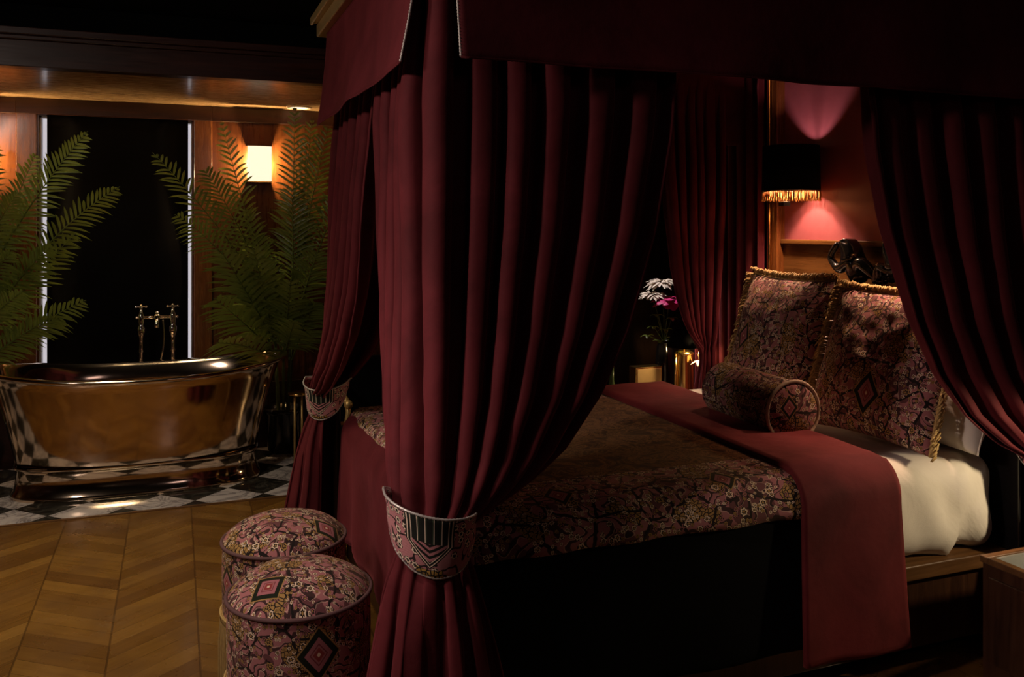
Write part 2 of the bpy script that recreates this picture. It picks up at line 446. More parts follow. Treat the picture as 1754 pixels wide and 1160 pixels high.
# ------------------------------------------------------------------ room shell
YB, YT, SOZ, CEIL, HX = 6.2, 5.01, 2.31, 2.62, 2.95
struct('floor', chevron(), -2.6, HX, -1.5, YT, -.05, 0)
struct('floor', marble(), -2.6, HX, YT + .02, YB, -.05, .004)
struct('trim_1', WOODP, -2.6, HX, YT, YT + .02, -.05, .006)
struct('ceiling', BLACKP, -2.6, HX, -1.5, YB, CEIL, CEIL + .05)
WX0, WX1, WZ0, WZ1 = -.797, .105, .25, 2.205
wb = MB()
wb.box(-2.6, WX0, YB, YB + .12, 0, SOZ + .02); wb.box(WX1, HX, YB, YB + .12, 0, SOZ + .02)
wb.box(WX0, WX1, YB, YB + .12, 0, WZ0); wb.box(WX0, WX1, YB, YB + .12, WZ1, SOZ + .02)
tag(wb.build('wall_back', WOODW, None, smooth=False), kind='structure')
struct('wall_left', WOODD, -2.65, -2.6, -1.5, YB + .12, 0, CEIL)
struct('wall_front', WOODD, -2.6, HX, -1.55, -1.5, 0, CEIL)
# bathroom head: varnished soffit, dark beam and stepped crown
struct('trim_2', SOFF, -2.6, HX, YT, YB, SOZ, SOZ + .03)
beam = MB(); beam.box(-2.6, HX, YT - .04, YT + .05, SOZ - .004, SOZ + .13)
beam.box(-2.6, HX, YT - .06, YT + .05, SOZ + .13, SOZ + .15); beam.box(-2.6, HX, YT - .09, YT + .05, SOZ + .15, SOZ + .185)
tag(beam.build('trim_3', WOODX, None, smooth=False, bevel=.004), kind='structure')
struct('trim_11', BLACKP, -2.6, HX, YT - .03, YT + .05, SOZ + .185, CEIL)
# stiles and rails on the wood wall
st = MB()
for x0, x1 in ((WX1 + .012, WX1 + .125), (WX0 - .125, WX0 - .012), (1.05, 1.17), (-1.75, -1.63)):
    st.box(x0, x1, YB - .022, YB, 0, SOZ)
tag(st.build('trim_4', WOODS, None, smooth=False, bevel=.004), kind='structure')
rl = MB(); rl.box(WX1 + .125, 1.05, YB - .018, YB, SOZ - .10, SOZ); rl.box(WX1 + .125, 1.05, YB - .018, YB, .0, .45)
rl.box(-1.63, WX0 - .125, YB - .018, YB, SOZ - .10, SOZ); rl.box(-1.63, WX0 - .125, YB - .018, YB, .0, .45)
rl.box(WX0 - .125, WX1 + .125, YB - .03, YB, WZ1 + .005, SOZ)
tag(rl.build('trim_5', WOODX, None, smooth=False, bevel=.004), kind='structure')
# window: opening, frame, daylight behind it
win = MB()
for a in ((WX0, WX0 + .012, .25, WZ1), (WX1 - .006, WX1, .25, WZ1), (WX0, WX1, WZ1 - .012, WZ1), (WX0, WX1, .25, .28)):
    win.box(a[0], a[1], YB + .02, YB + .10, a[2], a[3])
wo = tag(win.build('window_1', simple('white_frame_paint', (.7, .69, .68), .5), None, smooth=False), kind='structure')
pane = MB().box(WX0 + .012, WX1 - .006, YB + .085, YB + .09, .28, WZ1 - .012).build('daylight_pane', emis('daylight_glass', (.80, .76, .84), .62), wo, smooth=False)
b_ = empty('window_blind', (-.34, YB + .01, 0), 'black blind drawn over the tall window behind the bathtub, light leaking at its sides', 'blind')
def P(o, root):   # child given in world coordinates
    o.parent = root; o.matrix_parent_inverse = Matrix.Translation(-Vector(root.location)); return o
P(MB().grid(lambda u, w: (-.752 + .832 * u, YB - .005 + .004 * sin(w * 9), .30 + w * 1.91), 4, 20).build('blind_cloth', BLACKF, None, solid=.003), b_)
P(MB().tube([(-.745, YB + .03, 2.185), (.075, YB + .03, 2.185)], .018, 12).build('roller', BLACKF), b_)
P(MB().box(-.754, .082, YB - .012, YB + .002, .285, .305).build('bottom_bar', BLACKG, smooth=False), b_)

# bedroom far wall beyond the bathroom opening and the head wall
struct('wall_right', PLASTER, HX + .012, HX + .12, -1.5, YB + .12, 0, CEIL)
struct('wall_far', WOODD, 1.75, HX, YT - .02, YT + .10, 0, CEIL)
pn = MB(); pn.box(HX, HX + .012, 2.2, 3.74, 1.44, CEIL)
tag(pn.build('trim_6', PANEL, None, smooth=False), kind='structure')
pw = MB(); pw.box(HX - .006, HX + .012, 2.2, 3.74, .0, 1.415)
tag(pw.build('trim_7', WOODH, None, smooth=False), kind='structure')
tag(MB().box(HX - .03, HX + .012, 2.2, 3.74, 1.415, 1.44).build('trim_8', WOODH, None, smooth=False, bevel=.006), kind='structure')
tag(MB().box(HX - .05, HX + .012, 3.74, 3.80, .0, CEIL).build('trim_9', WOODS, None, smooth=False, bevel=.006), kind='structure')
tag(MB().tube([(HX - .06, 3.79, 0), (HX - .06, 3.79, CEIL)], .011, 12).tube([(HX - .035, 3.83, 0), (HX - .035, 3.83, CEIL)], .008, 10)
    .build('trim_10', BRASS), kind='structure')

# ------------------------------------------------------------------ sconces and downlight
SGL = emis('lit_opal_glass', (1.0, .86, .62), 1.15)
def sconce(x, label):
    r = empty('wall_sconce', (x, YB - .0, 1.93), label, 'wall lamp')
    MB().box(-.05, .05, -.012, -.001, -.09, .09).build('backplate', BRASS, r, smooth=False, bevel=.003)
    MB().grid(lambda u, w: (-.078 + .156 * u, -.085 - .012 * sin(u * pi), -.118 + .236 * w), 12, 6).build('glass_shield', SGL, r, solid=.004)
    for z in (-.121, .121):
        MB().box(-.082, .082, -.066, -.002, z - .003, z + .003).build('cap', BRASS, r, smooth=False)
    MB().ball((0, -.045, 0), .016, 8).build('bulb', emis('bulb_glass', (1, .7, .35), 3), r)
    for sx in (-.040, .040):
        l = bpy.data.lights.new('sconce_bulb', 'POINT'); l.energy = 14.0; l.color = (1, .66, .33); l.shadow_soft_size = .012
        lo = bpy.data.objects.new('sconce_bulb', l); COL.objects.link(lo); lo.location = (x + sx, YB - .056, 1.93)
    return r
sconce(.53, 'lit wall lamp with opal glass between the palm fronds, right of the black window')
sconce(-1.17, 'lit wall lamp with opal glass left of the black window')
dl = empty('downlight', (.78, 6.04, SOZ), 'round recessed downlight set in the varnished bathroom soffit', 'ceiling light')
MB().lathe([(.060, -.001), (.062, -.006), (.082, -.006), (.085, 0)], n=40).build('rim', simple('cream_rim', (.75, .62, .45), .4), dl)
MB().lathe([(.0001, -.002), (.060, -.002)], n=40).build('lens', emis('downlight_lens', (1, .80, .55), 1.3), dl)

# ------------------------------------------------------------------ bathtub
def tub():
    r = empty('bathtub', (-.185, 5.62, .004), 'polished nickel double ended bateau bathtub on the marble floor in front of the window', 'bathtub')
    def ring(a, b, z, n=72, e=2.5, lift=0.0, tilt=1):
        o = []
        for k in range(n + 1):
            t = 2 * pi * k / n; c, s = cos(t), sin(t)
            x = a * math.copysign(abs(c) ** (2 / e), c); y = b * math.copysign(abs(s) ** (2 / e), s)
            o.append((x, y, z + lift * (abs(x) / .83) ** 2.4))
        return o
    def loft(levels):
        rs = [ring(*l[:3], e=l[4] if len(l) > 4 else 2.4, lift=l[3]) for l in levels]
        mb = MB(); v = [p for q in rs for p in q]; n = len(rs[0]); f = []
        for i in range(len(rs) - 1):
            for k in range(n - 1):
                a = i * n + k; f.append((a, a + 1, a + n + 1, a + n))
        return mb.add(v, f)
    loft([(.672, .310, 0, 0, 3), (.676, .315, .012, 0, 3), (.672, .310, .025, 0, 3), (.658, .297, .045, 0, 3), (.650, .290, .09, 0, 3), (.646, .286, .145, 0, 3), (.655, .295, .158, 0, 3), (.664, .303, .165, 0, 3), (.660, .300, .175, 0, 3)]).build('plinth', NICKEL, r)
    ext = [(.652, .297, .172, 0), (.660, .304, .20, 0), (.675, .312, .28, .003), (.695, .320, .36, .01), (.718, .327, .44, .02), (.745, .333, .52, .037), (.768, .337, .58, .05), (.785, .34, .615, .06), (.80, .345, .63, .064)]
    lip = [(.815, .355, .628, .066), (.832, .369, .632, .067), (.840, .376, .644, .068), (.834, .370, .656, .069), (.818, .358, .660, .069), (.802, .345, .654, .068)]
    inn = [(.785, .33, .63, .064), (.75, .318, .55, .045), (.70, .305, .45, .02), (.63, .285, .33, .005), (.55, .25, .24, 0), (.42, .19, .205, 0), (.2, .1, .20, 0), (.001, .001, .20, 0)]
    loft(ext).build('body', NICKEL, r); loft(lip).build('rolled_rim', NICKEL, r); loft([(.802, .345, .654, .068)] + inn).build('basin', NICKEL, r)
tub()
def taps():
    r = empty('bath_filler', (-.108, 6.03, .004), 'chrome standpipe bath taps with cross handles and hanging hose behind the tub', 'tap')
    for sx in (-.093, .093):
        MB().lathe([(.0001, 0), (.035, 0), (.035, .008), (.018, .016), (.011, .04), (.011, .55), (.014, .56), (.011, .57), (.011, .62), (.015, .63), (.012, .645), (.011, .70), (.016, .712), (.011, .725), (.012, .80), (.019, .815), (.024, .84), (.024, .862), (.014, .875), (.018, .90), (.018, .945), (.012, .955), (.008, .985), (.0001, .987)], (sx, 0, 0), 20).build('standpipe', CHROME, r)
        h = MB()
        for k in range(4):
            a = k * pi / 2 + .15
            h.tube([(sx, 0, .993), (sx + .026 * cos(a), .026 * sin(a), .993)], [.005, .0045], 8)
            h.ball((sx + .030 * cos(a), .030 * sin(a), .993), .0085, 7)
        h.lathe([(.0001, .975), (.010, .977), (.013, .990), (.009, 1.005), (.0001, 1.012)], (sx, 0, 0), 14)
        h.build('cross_handle', CHROME, r)
        s_ = 1 if sx > 0 else -1
        MB().tube([(sx, 0, .925), (sx + s_ * .022, 0, .925)], .006, 8).ball((sx + s_ * .026, 0, .925), .010, 7).build('side_nut', CHROME, r)
    MB().tube([(-.093, 0, .925), (-.03, 0, .925), (.03, 0, .925), (.093, 0, .925)], .011, 12).build('bridge', CHROME, r)
    MB().ball((0, 0, .925), .025, 9).lathe([(.012, .945), (.015, .95), (.009, .962), (.0001, .965)], n=14).lathe([(.0001, .878), (.012, .882), (.015, .905)], n=14).build('diverter', CHROME, r)
    MB().tube([(0, -.02, .925), (0, -.06, .93), (0, -.11, .91), (0, -.125, .87)], [.013, .012, .012, .014], 12).build('spout', CHROME, r)
    pts = []; 
    for k in range(60):
        w = k / 59; pts.append((.035 + .012 * sin(w * 5) - .018 * w, -.02, .91 - .40 * w))
    MB().tube(pts, [.0052 + .0016 * (k % 2) for k in range(60)], 8).build('shower_hose', CHROME, r)
taps()

# ------------------------------------------------------------------ palms
def frond_mb(p0, p1, rise, nl=34, ll=.26, seed=0, wid=.0075):
    rnd = random.Random(seed)
    p0, p1 = Vector(p0), Vector(p1); c = (p0 + p1) / 2 + Vector((0, 0, rise))
    B = lambda t: p0 * (1 - t) ** 2 + c * 2 * t * (1 - t) + p1 * t * t
    D = lambda t: ((c - p0) * (1 - t) + (p1 - c) * t).normalized()
    mb = MB(); mb.tube([B(t / 14) for t in range(15)], [.0062 - .0052 * t / 14 for t in range(15)], 6)
    for k in range(nl):
        t = .22 + .78 * k / (nl - 1); pt = B(t); d = D(t)
        sd = d.cross(Vector((.25, .85, .45 + .3 * (seed % 3 - 1)))); sd = sd.normalized() if sd.length > .05 else Vector((1, 0, 0))
        upv = sd.cross(d).normalized()
        L = ll * (sin(pi * min(1, .22 + .78 * (t - .2) / .8)) ** .6) * (.85 + .3 * rnd.random()) * (.55 if t > .97 else 1)
        for s in (-1, 1):
            fw = .55 + .55 * t + rnd.uniform(-.1, .1)
            dr = (sd * s + d * fw + upv * rnd.uniform(.05, .35)).normalized()
            v = []; f = []
            droop = rnd.uniform(.12, .4)
            for i in range(6):
                q = i / 5; c0 = pt + dr * (L * q) + Vector((0, 0, -1)) * (L * droop * q * q)
                wdt = wid * (sin(pi * min(1, .12 + .88 * q)) ** .7 if q < 1 else 0) + .0004
                side = dr.cross(upv).normalized()
                v += [c0 - side * wdt, c0 + upv * wdt * .35, c0 + side * wdt]
            for i in range(5):
                a = i * 3; f += [(a, a + 1, a + 4, a + 3), (a + 1, a + 2, a + 5, a + 4)]
            mb.add(v, f)
    return mb
def palm(loc, label, tips, canes, seed):
    r = empty('potted_palm', loc, label, 'plant')
    L = Vector(loc)
    MB().lathe([(.0001, 0), (.085, 0), (.10, .02), (.125, .26), (.135, .27), (.135, .30), (.12, .30), (.115, .27), (.0001, .265)], n=32).build('pot', BLACKG, r)
    MB().lathe([(.0001, .272), (.05, .278), (.114, .270)], n=24).build('soil', simple('soil', (.02, .012, .008), .95, bump=.6), r)
    for i, (dx, dy, h) in enumerate(canes):
        pts = [(dx * .5 * (1 + t), dy * .5 * (1 + t), .27 + (h - .27) * t) for t in [k / 24 for k in range(25)]]
        MB().tube(pts, [(.0095 if k % 4 else .0125) * (1 - .3 * k / 24) for k in range(25)], 8).build('cane', STEM if i % 2 else STEMD, r)
    for i, (tip, ci, z0, rise, nl, ll) in enumerate(tips):
        dx, dy, h = canes[ci % len(canes)]
        tz = (min(z0, h) - .27) / (h - .27)
        base = Vector((dx * .5 * (1 + tz), dy * .5 * (1 + tz), min(z0, h)))
        frond_mb(base, Vector(tip) - L, rise, nl, ll * 1.15, seed * 50 + i, .0135 if nl <= 18 else .0078).build('frond', LEAF, r)
RP = (.675, 6.03, .004)
ctr = [(-.07, -.04, .98), (.0, -.03, 1.05), (.05, -.05, 1.0), (-.06, -.07, .80), (.07, .0, .85)]
palm(RP, 'tall potted palm at the right end of the bathtub, fronds framing the lit lamp', [
    (at(262, 262, 5.55), 0, 1.15, .10, 26, .15), (at(300, 368, 5.50), 3, .9, .20, 24, .14),
    (at(378, 203, 5.9), 0, 1.0, -.06, 28, .13), (at(350, 290, 5.7), 0, 1.0, .12, 24, .19),
    (at(505, 178, 5.8), 2, 1.0, .0, 28, .14), (at(535, 200, 5.85), 2, 1.05, -.02, 28, .15), (at(562, 215, 5.75), 2, 1.0, .05, 26, .18), (at(600, 300, 5.75), 4, .9, .12, 26, .20),
    (at(380, 432, 5.5), 3, .72, .02, 16, .22), (at(434, 425, 5.5), 3, .70, .0, 16, .20), (at(368, 512, 5.5), 3, .66, .02, 16, .20), (at(372, 588, 5.5), 3, .62, .06, 14, .18),
    (at(498, 480, 5.45), 1, .66, .0, 16, .18), (at(505, 550, 5.4), 1, .62, .04, 16, .18), (at(545, 430, 5.6), 4, .8, .05, 20, .2),
    (at(425, 362, 5.8), 1, .85, .0, 20, .14), (at(500, 320, 5.8), 4, .85, .0, 24, .2), (at(450, 470, 5.7), 1, .6, .0, 18, .22), (at(415, 470, 5.8), 0, .6, .05, 18, .22), (at(540, 520, 5.6), 4, .6, .05, 18, .2)], ctr, 1)
palm((-1.16, 5.95, .004), 'potted palm with arching fronds behind the left end of the bathtub', [
    (at(150, 225, 5.6), 0, 1.1, .12, 32, .135), (at(205, 320, 5.55), 1, .85, .2, 30, .135), (at(62, 262, 5.9), 0, 1.15, .0, 26, .135),
    (at(146, 515, 5.5), 3, .62, .08, 22, .135), (at(108, 545, 5.6), 3, .6, .12, 22, .135), (at(90, 420, 5.6), 1, .8, .1, 24, .135),
    (at(30, 330, 5.6), 2, 1.0, .1, 26, .135), (at(-10, 240, 5.9), 4, 1.2, .05, 26, .135), (at(20, 430, 5.5), 2, .8, .1, 22, .135),
    (at(40, 500, 5.5), 2, .7, .1, 22, .135), (at(130, 400, 5.7), 1, .7, .1, 22, .135), (at(-60, 350, 5.6), 4, 1.0, .2, 26, .135)],
    [(.08, -.02, 1.15), (.06, .03, .9), (-.02, -.05, 1.1), (.03, -.06, .7), (-.07, .04, 1.2)], 2)

# ------------------------------------------------------------------ bed
BX0, BX1, BY0, BY1 = .68, 2.78, 2.29, 3.88
bed = empty('four_poster_bed', (1.73, 3.08, 0), 'four poster bed with burgundy velvet canopy, timber base and black headboard', 'bed')
pl = MB(); pl.box(BX0 + .0, BX1, BY0 + .0, BY1, .300, .35)
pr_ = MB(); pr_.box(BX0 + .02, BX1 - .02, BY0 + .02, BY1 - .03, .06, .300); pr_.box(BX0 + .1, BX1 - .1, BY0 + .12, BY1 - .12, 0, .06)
P(pr_.build('bed_base', WOODD, smooth=False, bevel=.005), bed)  # darker walnut stands in for the shade below the platform lip
P(pl.build('platform', WOODP, smooth=False, bevel=.005), bed)
P(MB().box(BX1 + .005, HX - .035, 2.25, 3.72, 0, 1.25).build('headboard', BLACKG, smooth=False, bevel=.008), bed)
PX0, PX1, PY0, PY1 = .668, 2.86, 2.290, 3.895
for x in (PX0, PX1):
    for y in (PY0, PY1):
        if x == PX1: 
            y = 2.225 if y == PY0 else 3.90
        pr = [(.018, 0), (.022, .01), (.022, .06), (.016, .08), (.015, .6), (.018, .62), (.015, .64), (.014, 2.30), (.020, 2.32), (.020, 2.345)]
        P(MB().lathe(pr, (x, y, 0), 20).build('post', WOODD), bed)
# canopy cornice and lining
cx0, cx1, cy0, cy1 = .585, 2.92, 2.19, 3.945
cn = MB()
for a in ((cx0, cx0 + .06, cy0, cy1), (cx1 - .06, cx1, cy0, cy1), (cx0 + .06, cx1 - .06, cy0, cy0 + .06), (cx0 + .06, cx1 - .06, cy1 - .06, cy1)):
    cn.box(*a, 2.345, 2.40)
for a in ((cx0 - .025, cx0 + .03, cy0 - .025, cy1 + .025), (cx0 - .02, cx1 + .02, cy0 - .025, cy0 + .03), (cx0 - .02, cx1 + .02, cy1 - .03, cy1 + .025)):
    cn.box(*a, 2.40, 2.435)
P(cn.build('cornice', GOLDW, smooth=False, bevel=.006), bed)
P(MB().box(cx0 + .06, cx1 - .06, cy0 + .06, cy1 - .06, 2.37, 2.385).build('canopy_lining', BLACKF, smooth=False), bed)
ZV0, ZV1 = 1.944, 2.345
def valance(name, A, B, out, sag=0.0, seed=0, beads=(1, 0)):
    A, B, out = Vector(A), Vector(B), Vector(out); L = (B - A).length
    def fn(u, w):
        z = ZV1 + (ZV0 - ZV1) * w
        fl = .016 + .050 * w ** 1.5 + .013 * w * vn(u * L * 2.3, seed, w * .7) * 2
        p = A.lerp(B, u)
        return (p.x + out.x * fl, p.y + out.y * fl, z - sag * w * sin(pi * u) ** 1.0 + .004 * vn(u * 9, seed + 3))
    o = P(MB().grid(fn, int(L / .02), 24).build(name, VEL, solid=.006), bed)
    hem = MB().tube([Vector(fn(k / 80, 1)) + Vector((0, 0, .0)) for k in range(81)], .0035, 6)
    h = hem.build('hem', VEL); h.parent = o
    for e, on in ((0, beads[0]), (1, beads[1])):
        if on:
            pts = [Vector(fn(e, k / 90)) for k in range(91)]
            c = MB().tube(pts, [.0026 + .0014 * (k % 2) for k in range(91)], 6).build('beaded_edge', CORD); c.parent = o
valance('valance', (.692, 2.245, 0), (2.90, 2.245, 0), (0, -1, 0), seed=1)
valance('valance', (.635, 2.30, 0), (.635, 3.86, 0), (-1, 0, 0), sag=-.0, seed=5)
valance('valance', (.69, 3.89, 0), (2.90, 3.89, 0), (0, 1, 0), seed=9, beads=(0, 0))

# mattress with fitted sheet
def wr(p, n):
    d = .004 * vn(p.x * 3, p.y * 3, p.z * 3)
    if n.y < -.3:      # pulled folds on the near side
        d += .020 * vn(p.x * 11 + p.z * 5, 0, p.z * 1.2) * min(1, (.70 - p.z) / .2)
        if p.x > 2.3: d += .014 * max(0, 1 - abs(p.x - 2.56 - (p.z - .5) * .25) / .035) - .008 * max(0, 1 - abs(p.x - 2.62 - (p.z - .5) * .3) / .03)
    return d
mat_ = empty('mattress', (1.73, 3.08, .35), 'thick mattress in a white fitted sheet on the bed base', 'mattress')
def mdrop(c): return False
P(rbox(BX0 + .02, BX1 - .01, BY0 + .02, BY1 - .02, .352, .69, .09, .03, wr).build('fitted_sheet', LINEN, weld=True), mat_)

# bedspread: velvet skirt with tapestry top
spread = empty('bedspread', (1.27, 3.08, .5), 'bedspread with floral tapestry top and burgundy velvet hanging over the foot of the bed', 'bedspread')
SX1 = 1.95
def sk(p, n):
    k = max(0, (.62 - p.z) / .5)
    q = p.y if abs(n.x) > .7 else p.x
    return .022 * k * (.6 + sin(q * 17 + 2.2 * vn(q * 2, 3) * 3)) * .6 + .006 * vn(p.x * 6, p.y * 6, p.z * 2)
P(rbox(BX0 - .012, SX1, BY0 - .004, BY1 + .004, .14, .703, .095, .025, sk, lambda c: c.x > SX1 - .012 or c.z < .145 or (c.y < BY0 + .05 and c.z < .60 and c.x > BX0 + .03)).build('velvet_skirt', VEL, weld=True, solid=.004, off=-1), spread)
TAPB = tapestry('bedspread_tapestry', [(1.05, 2.36, .05, 0, .7), (1.60, 2.33, .05, 0, .7)], field=(.84, 2.10, 2.50, 3.62), mscale=.95)
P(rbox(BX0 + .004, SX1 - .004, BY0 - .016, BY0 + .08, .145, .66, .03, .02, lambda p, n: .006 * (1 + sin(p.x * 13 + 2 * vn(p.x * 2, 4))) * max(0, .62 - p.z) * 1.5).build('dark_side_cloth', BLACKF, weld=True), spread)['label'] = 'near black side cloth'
def tp(p, n):
    return .003 * vn(p.x * 8, p.y * 8, p.z * 2) + (.004 if n.z > .9 else .006 * (1 + sin(p.x * 21 + 3 * vn(p.x * 2, 1))))
P(rbox(BX0 + .012, SX1 + .0, BY0 - .030, BY1 + .018, .50, .712, .10, .02, tp, lambda c: c.x > SX1 - .01 or c.x < BX0 + .014 or c.z < .588).build('tapestry_panel', TAPB, weld=True, solid=.004, off=-1), spread)

# runner
run = MB()
ypath = []
r_ = .115; yn = BY0 - .04; yf = BY1 + .035; zt = .728
ypath += [(yf, .30 + (zt - r_ - .30) * k / 8) for k in range(8)]
ypath += [(yf - r_ + r_ * cos(a), zt - r_ + r_ * sin(a)) for a in [pi / 2 * k / 8 for k in range(8)]]
ypath += [(yf - r_ + (yn + r_ - yf + r_) * k / 30, zt) for k in range(30)]
ypath += [(yn + r_ - r_ * sin(a), zt - r_ + r_ * cos(a)) for a in [pi / 2 * k / 10 for k in range(10)]]
ypath += [(yn - .03 * (k / 24) ** 1.2, zt - r_ + (.135 - zt + r_) * k / 24) for k in range(25)]
NP = len(ypath) - 1
def rf(u, w):
    y, z = ypath[round(w * NP)]
    k = max(0, (w - .72) / .28)
    x = 1.84 + .395 * u + (.05 * (y - 2.3) / 1.6) + k * (.035 * (u - .45))
    if z < zt - .01: y += (-1 if y < 3 else 1) * (.005 * sin(u * 9 + 1 + 1.5 * k) * (zt - z) * 2 + .004)
    z += .004 * vn(x * 7, y * 5) + (-.012 * u * k if z < .3 else 0)
    e = abs(u - .5) * 2
    return (x, y, z - (.008 * max(0, (e - .93) / .07) if z > zt - .01 else 0))
tag(run.grid(rf, 24, NP).build('bed_runner', VELR, solid=.016, off=0), 'plain dark red velvet runner laid across the bed and hanging over the near side', 'bed runner')

# ------------------------------------------------------------------ cushions and pillows
def pillow_mb(w, h, t, nx=40, seed=0, e=2.6, uvo=(0, 0), ears=.06, wrk=.006):
    mb = MB()
    for s in (1, -1):
        def fn(u, v):
            x, y = 2 * u - 1, 2 * v - 1
            prof = max(0, (1 - abs(x) ** e) * (1 - abs(y) ** e)) ** .5
            pin = 1 - ears * (1 - y * y) * abs(x) ** 3 * 1.0
            pin2 = 1 - ears * (1 - x * x) * abs(y) ** 3 * 1.0
            d = t / 2 * prof * (1 + .12 * vn(x * 1.6 + seed, y * 1.6, s)) + wrk * prof * vn(x * 5 + seed, y * 5, s)
            return (x * w / 2 * pin, s * d, y * h / 2 * pin2)
        mb.grid(fn, nx, nx, uvf=lambda u, v: (uvo[0] + (u - .5) * w * s, uvo[1] + (v - .5) * h), flip=(s > 0))
    return mb
def fringe_mb(w, h, sides, ears, length=.046, step=.0032, seed=0, drop=.5):
    rnd = random.Random(seed); mb = MB()
    def edge(k, u):
        a = 2 * u - 1
        if k == 't': return Vector((a * w / 2, 0, h / 2 * (1 - ears * (1 - a * a)))), Vector((0, 0, 1))
        if k == 'b': return Vector((a * w / 2, 0, -h / 2 * (1 - ears * (1 - a * a)))), Vector((0, 0, -1))
        if k == 'l': return Vector((-w / 2 * (1 - ears * (1 - a * a)), 0, a * h / 2)), Vector((-1, 0, 0))
        return Vector((w / 2 * (1 - ears * (1 - a * a)), 0, a * h / 2)), Vector((1, 0, 0))
    for k in sides:
        n = int((w if k in 'tb' else h) / step)
        mb.tube([edge(k, i / 30)[0] for i in range(31)], .0055, 6)
        for i in range(n):
            p, d = edge(k, (i + rnd.random() * .6) / n)
            d = (d + Vector((rnd.uniform(-.3, .3), rnd.uniform(-.45, .45), rnd.uniform(-.3, .3))) + Vector((0, -.35, 0)) * drop).normalized()
            L = length * rnd.uniform(.8, 1.15)
            q = p + d * L * .50; e = q + (d * .45 + Vector((0, -drop * 1.6, -drop * .6))).normalized() * L * .36
            g = e + (Vector((0, -.5, -1)) + d * -.2).normalized() * L * .34
            mb.tube([p, q, e, g], [.0032, .0036, .0034, .0022], 4)
    return mb
def place(o, base_mid, lean, rz, h):
    """stand a pillow: base_mid = point under its lower edge; lean back by angle"""
    o.rotation_euler = (-lean, 0, rz)
    up = Matrix.Rotation(rz, 3, 'Z') @ Matrix.Rotation(-lean, 3, 'X') @ Vector((0, 0, 1))
    o.location = Vector(base_mid) + up * h / 2
TC1 = tapestry('cushion_tapestry', [(-.03, -.13, .062, 0, .68)], mscale=1.15, tint=.85)
TC2 = tapestry('cushion_tapestry_far', [(1.15, .98, .055, .2, .7)], mscale=1.05, tint=.85)
RZ = -pi / 2     # faces towards the foot of the bed
def cushion(mid, lean, w, h, t, m, label, seed, rz=RZ, sides='tlr', uvo=(0, 0)):
    r = empty('tapestry_cushion', mid, label, 'cushion', 'tapestry cushions at the head of the bed')
    place(r, mid, lean, rz, h)
    pillow_mb(w, h, t, seed=seed, uvo=uvo).build('cover', m, r, weld=True)
    fringe_mb(w, h, sides, .06, seed=seed).build('fringe', FRINGE, r)
    return r
# local -y faces -x (foot) when rz = -90deg; local x then runs along world -y
cushion((2.425, 2.62, .703), radians(20), .60, .585, .17, TC1, 'square tapestry cushion in front of the white pillow, dark diamond low on its face', 3, RZ + .06)
cushion((2.47, 3.30, .703), radians(17), .62, .60, .17, TC2, 'square gold fringed tapestry cushion directly behind the bolster on the far side', 8, RZ - .05, uvo=(1, 1))
def wpillow(mid, lean, rz, label, seed, w=.68, h=.48):
    r = empty('white_pillow', mid, label, 'pillow', 'white pillows behind the cushions'); place(r, mid, lean, rz, h)
    pillow_mb(w, h, .20, seed=seed, ears=.05, wrk=.016).build('pillowcase', LINEN, r, weld=True)
    pts = [(sx * w / 2 * (1 - .05 * (1 - (2 * k / 20 - 1) ** 2)), 0, (2 * k / 20 - 1) * h / 2) for sx in (1,) for k in range(21)]
    MB().tube(pts, .003, 6).build('piping', LINEN, r)
wpillow((2.60, 2.60, .705), radians(27), RZ + .02, 'white pillow peeking out behind the near tapestry cushion', 21, .66, .46)
wpillow((2.60, 3.36, .705), radians(22), RZ, 'white pillow standing behind the far tapestry cushion', 22, .62, .45)

# bolster
def bolster():
    A, B = Vector((2.19, 3.18, .815)), Vector((2.175, 2.71, .806)); R = .112
    d = (B - A); L = d.length; mid = (A + B) / 2
    r = empty('bolster', mid, 'round tapestry bolster with a corded end lying in front of the two cushions', 'cushion')
    r.rotation_euler = (0, 0, 0)
    ax = d.normalized(); sd = ax.cross(Vector((0, 0, 1))).normalized(); up = sd.cross(ax)
    m = tapestry('bolster_tapestry', [(.03, .02, .04, 0, .8)], tint=.8, mscale=1.1)
    def pt(x, rr, a): return ax * x + (sd * cos(a) + up * sin(a)) * rr
    prof = [(-L / 2 - .035, .001), (-L / 2 - .03, R * .5), (-L / 2 - .012, R * .85), (-L / 2 + .01, R)] + [(-L / 2 + .01 + (L - .01) * k / 14, R * (1 + .02 * vn(k * .7))) for k in range(1, 14)] + [(L / 2, R)]
    n = 48; g = MB()
    g.grid(lambda u, w: pt(prof[round(w * (len(prof) - 1))][0], prof[round(w * (len(prof) - 1))][1], u * 2 * pi), n, len(prof) - 1, uvf=lambda u, w: (u * .7 + 2, w * .5 + 2))
    g.build('cover', m, r, weld=True)
    g = MB(); g.grid(lambda u, w: pt(L / 2 + .02 * (1 - w ** 2) ** .5, max(.0005, R * w), u * 2 * pi), n, 10, uvf=lambda u, w: (R * w * cos(u * 2 * pi), R * w * sin(u * 2 * pi)))
    g.build('end_disc', m, r, weld=True)
    pts = [pt(L / 2 + .002, R + .003, 2 * pi * k / 90) for k in range(90)]
    MB().tube(pts, [.0062 + .0018 * (k % 2) for k in range(90)], 8, closed=True).build('cord_piping', simple('bolster_cord', (.42, .30, .20), .7, 0, .3, 120), r)
bolster()

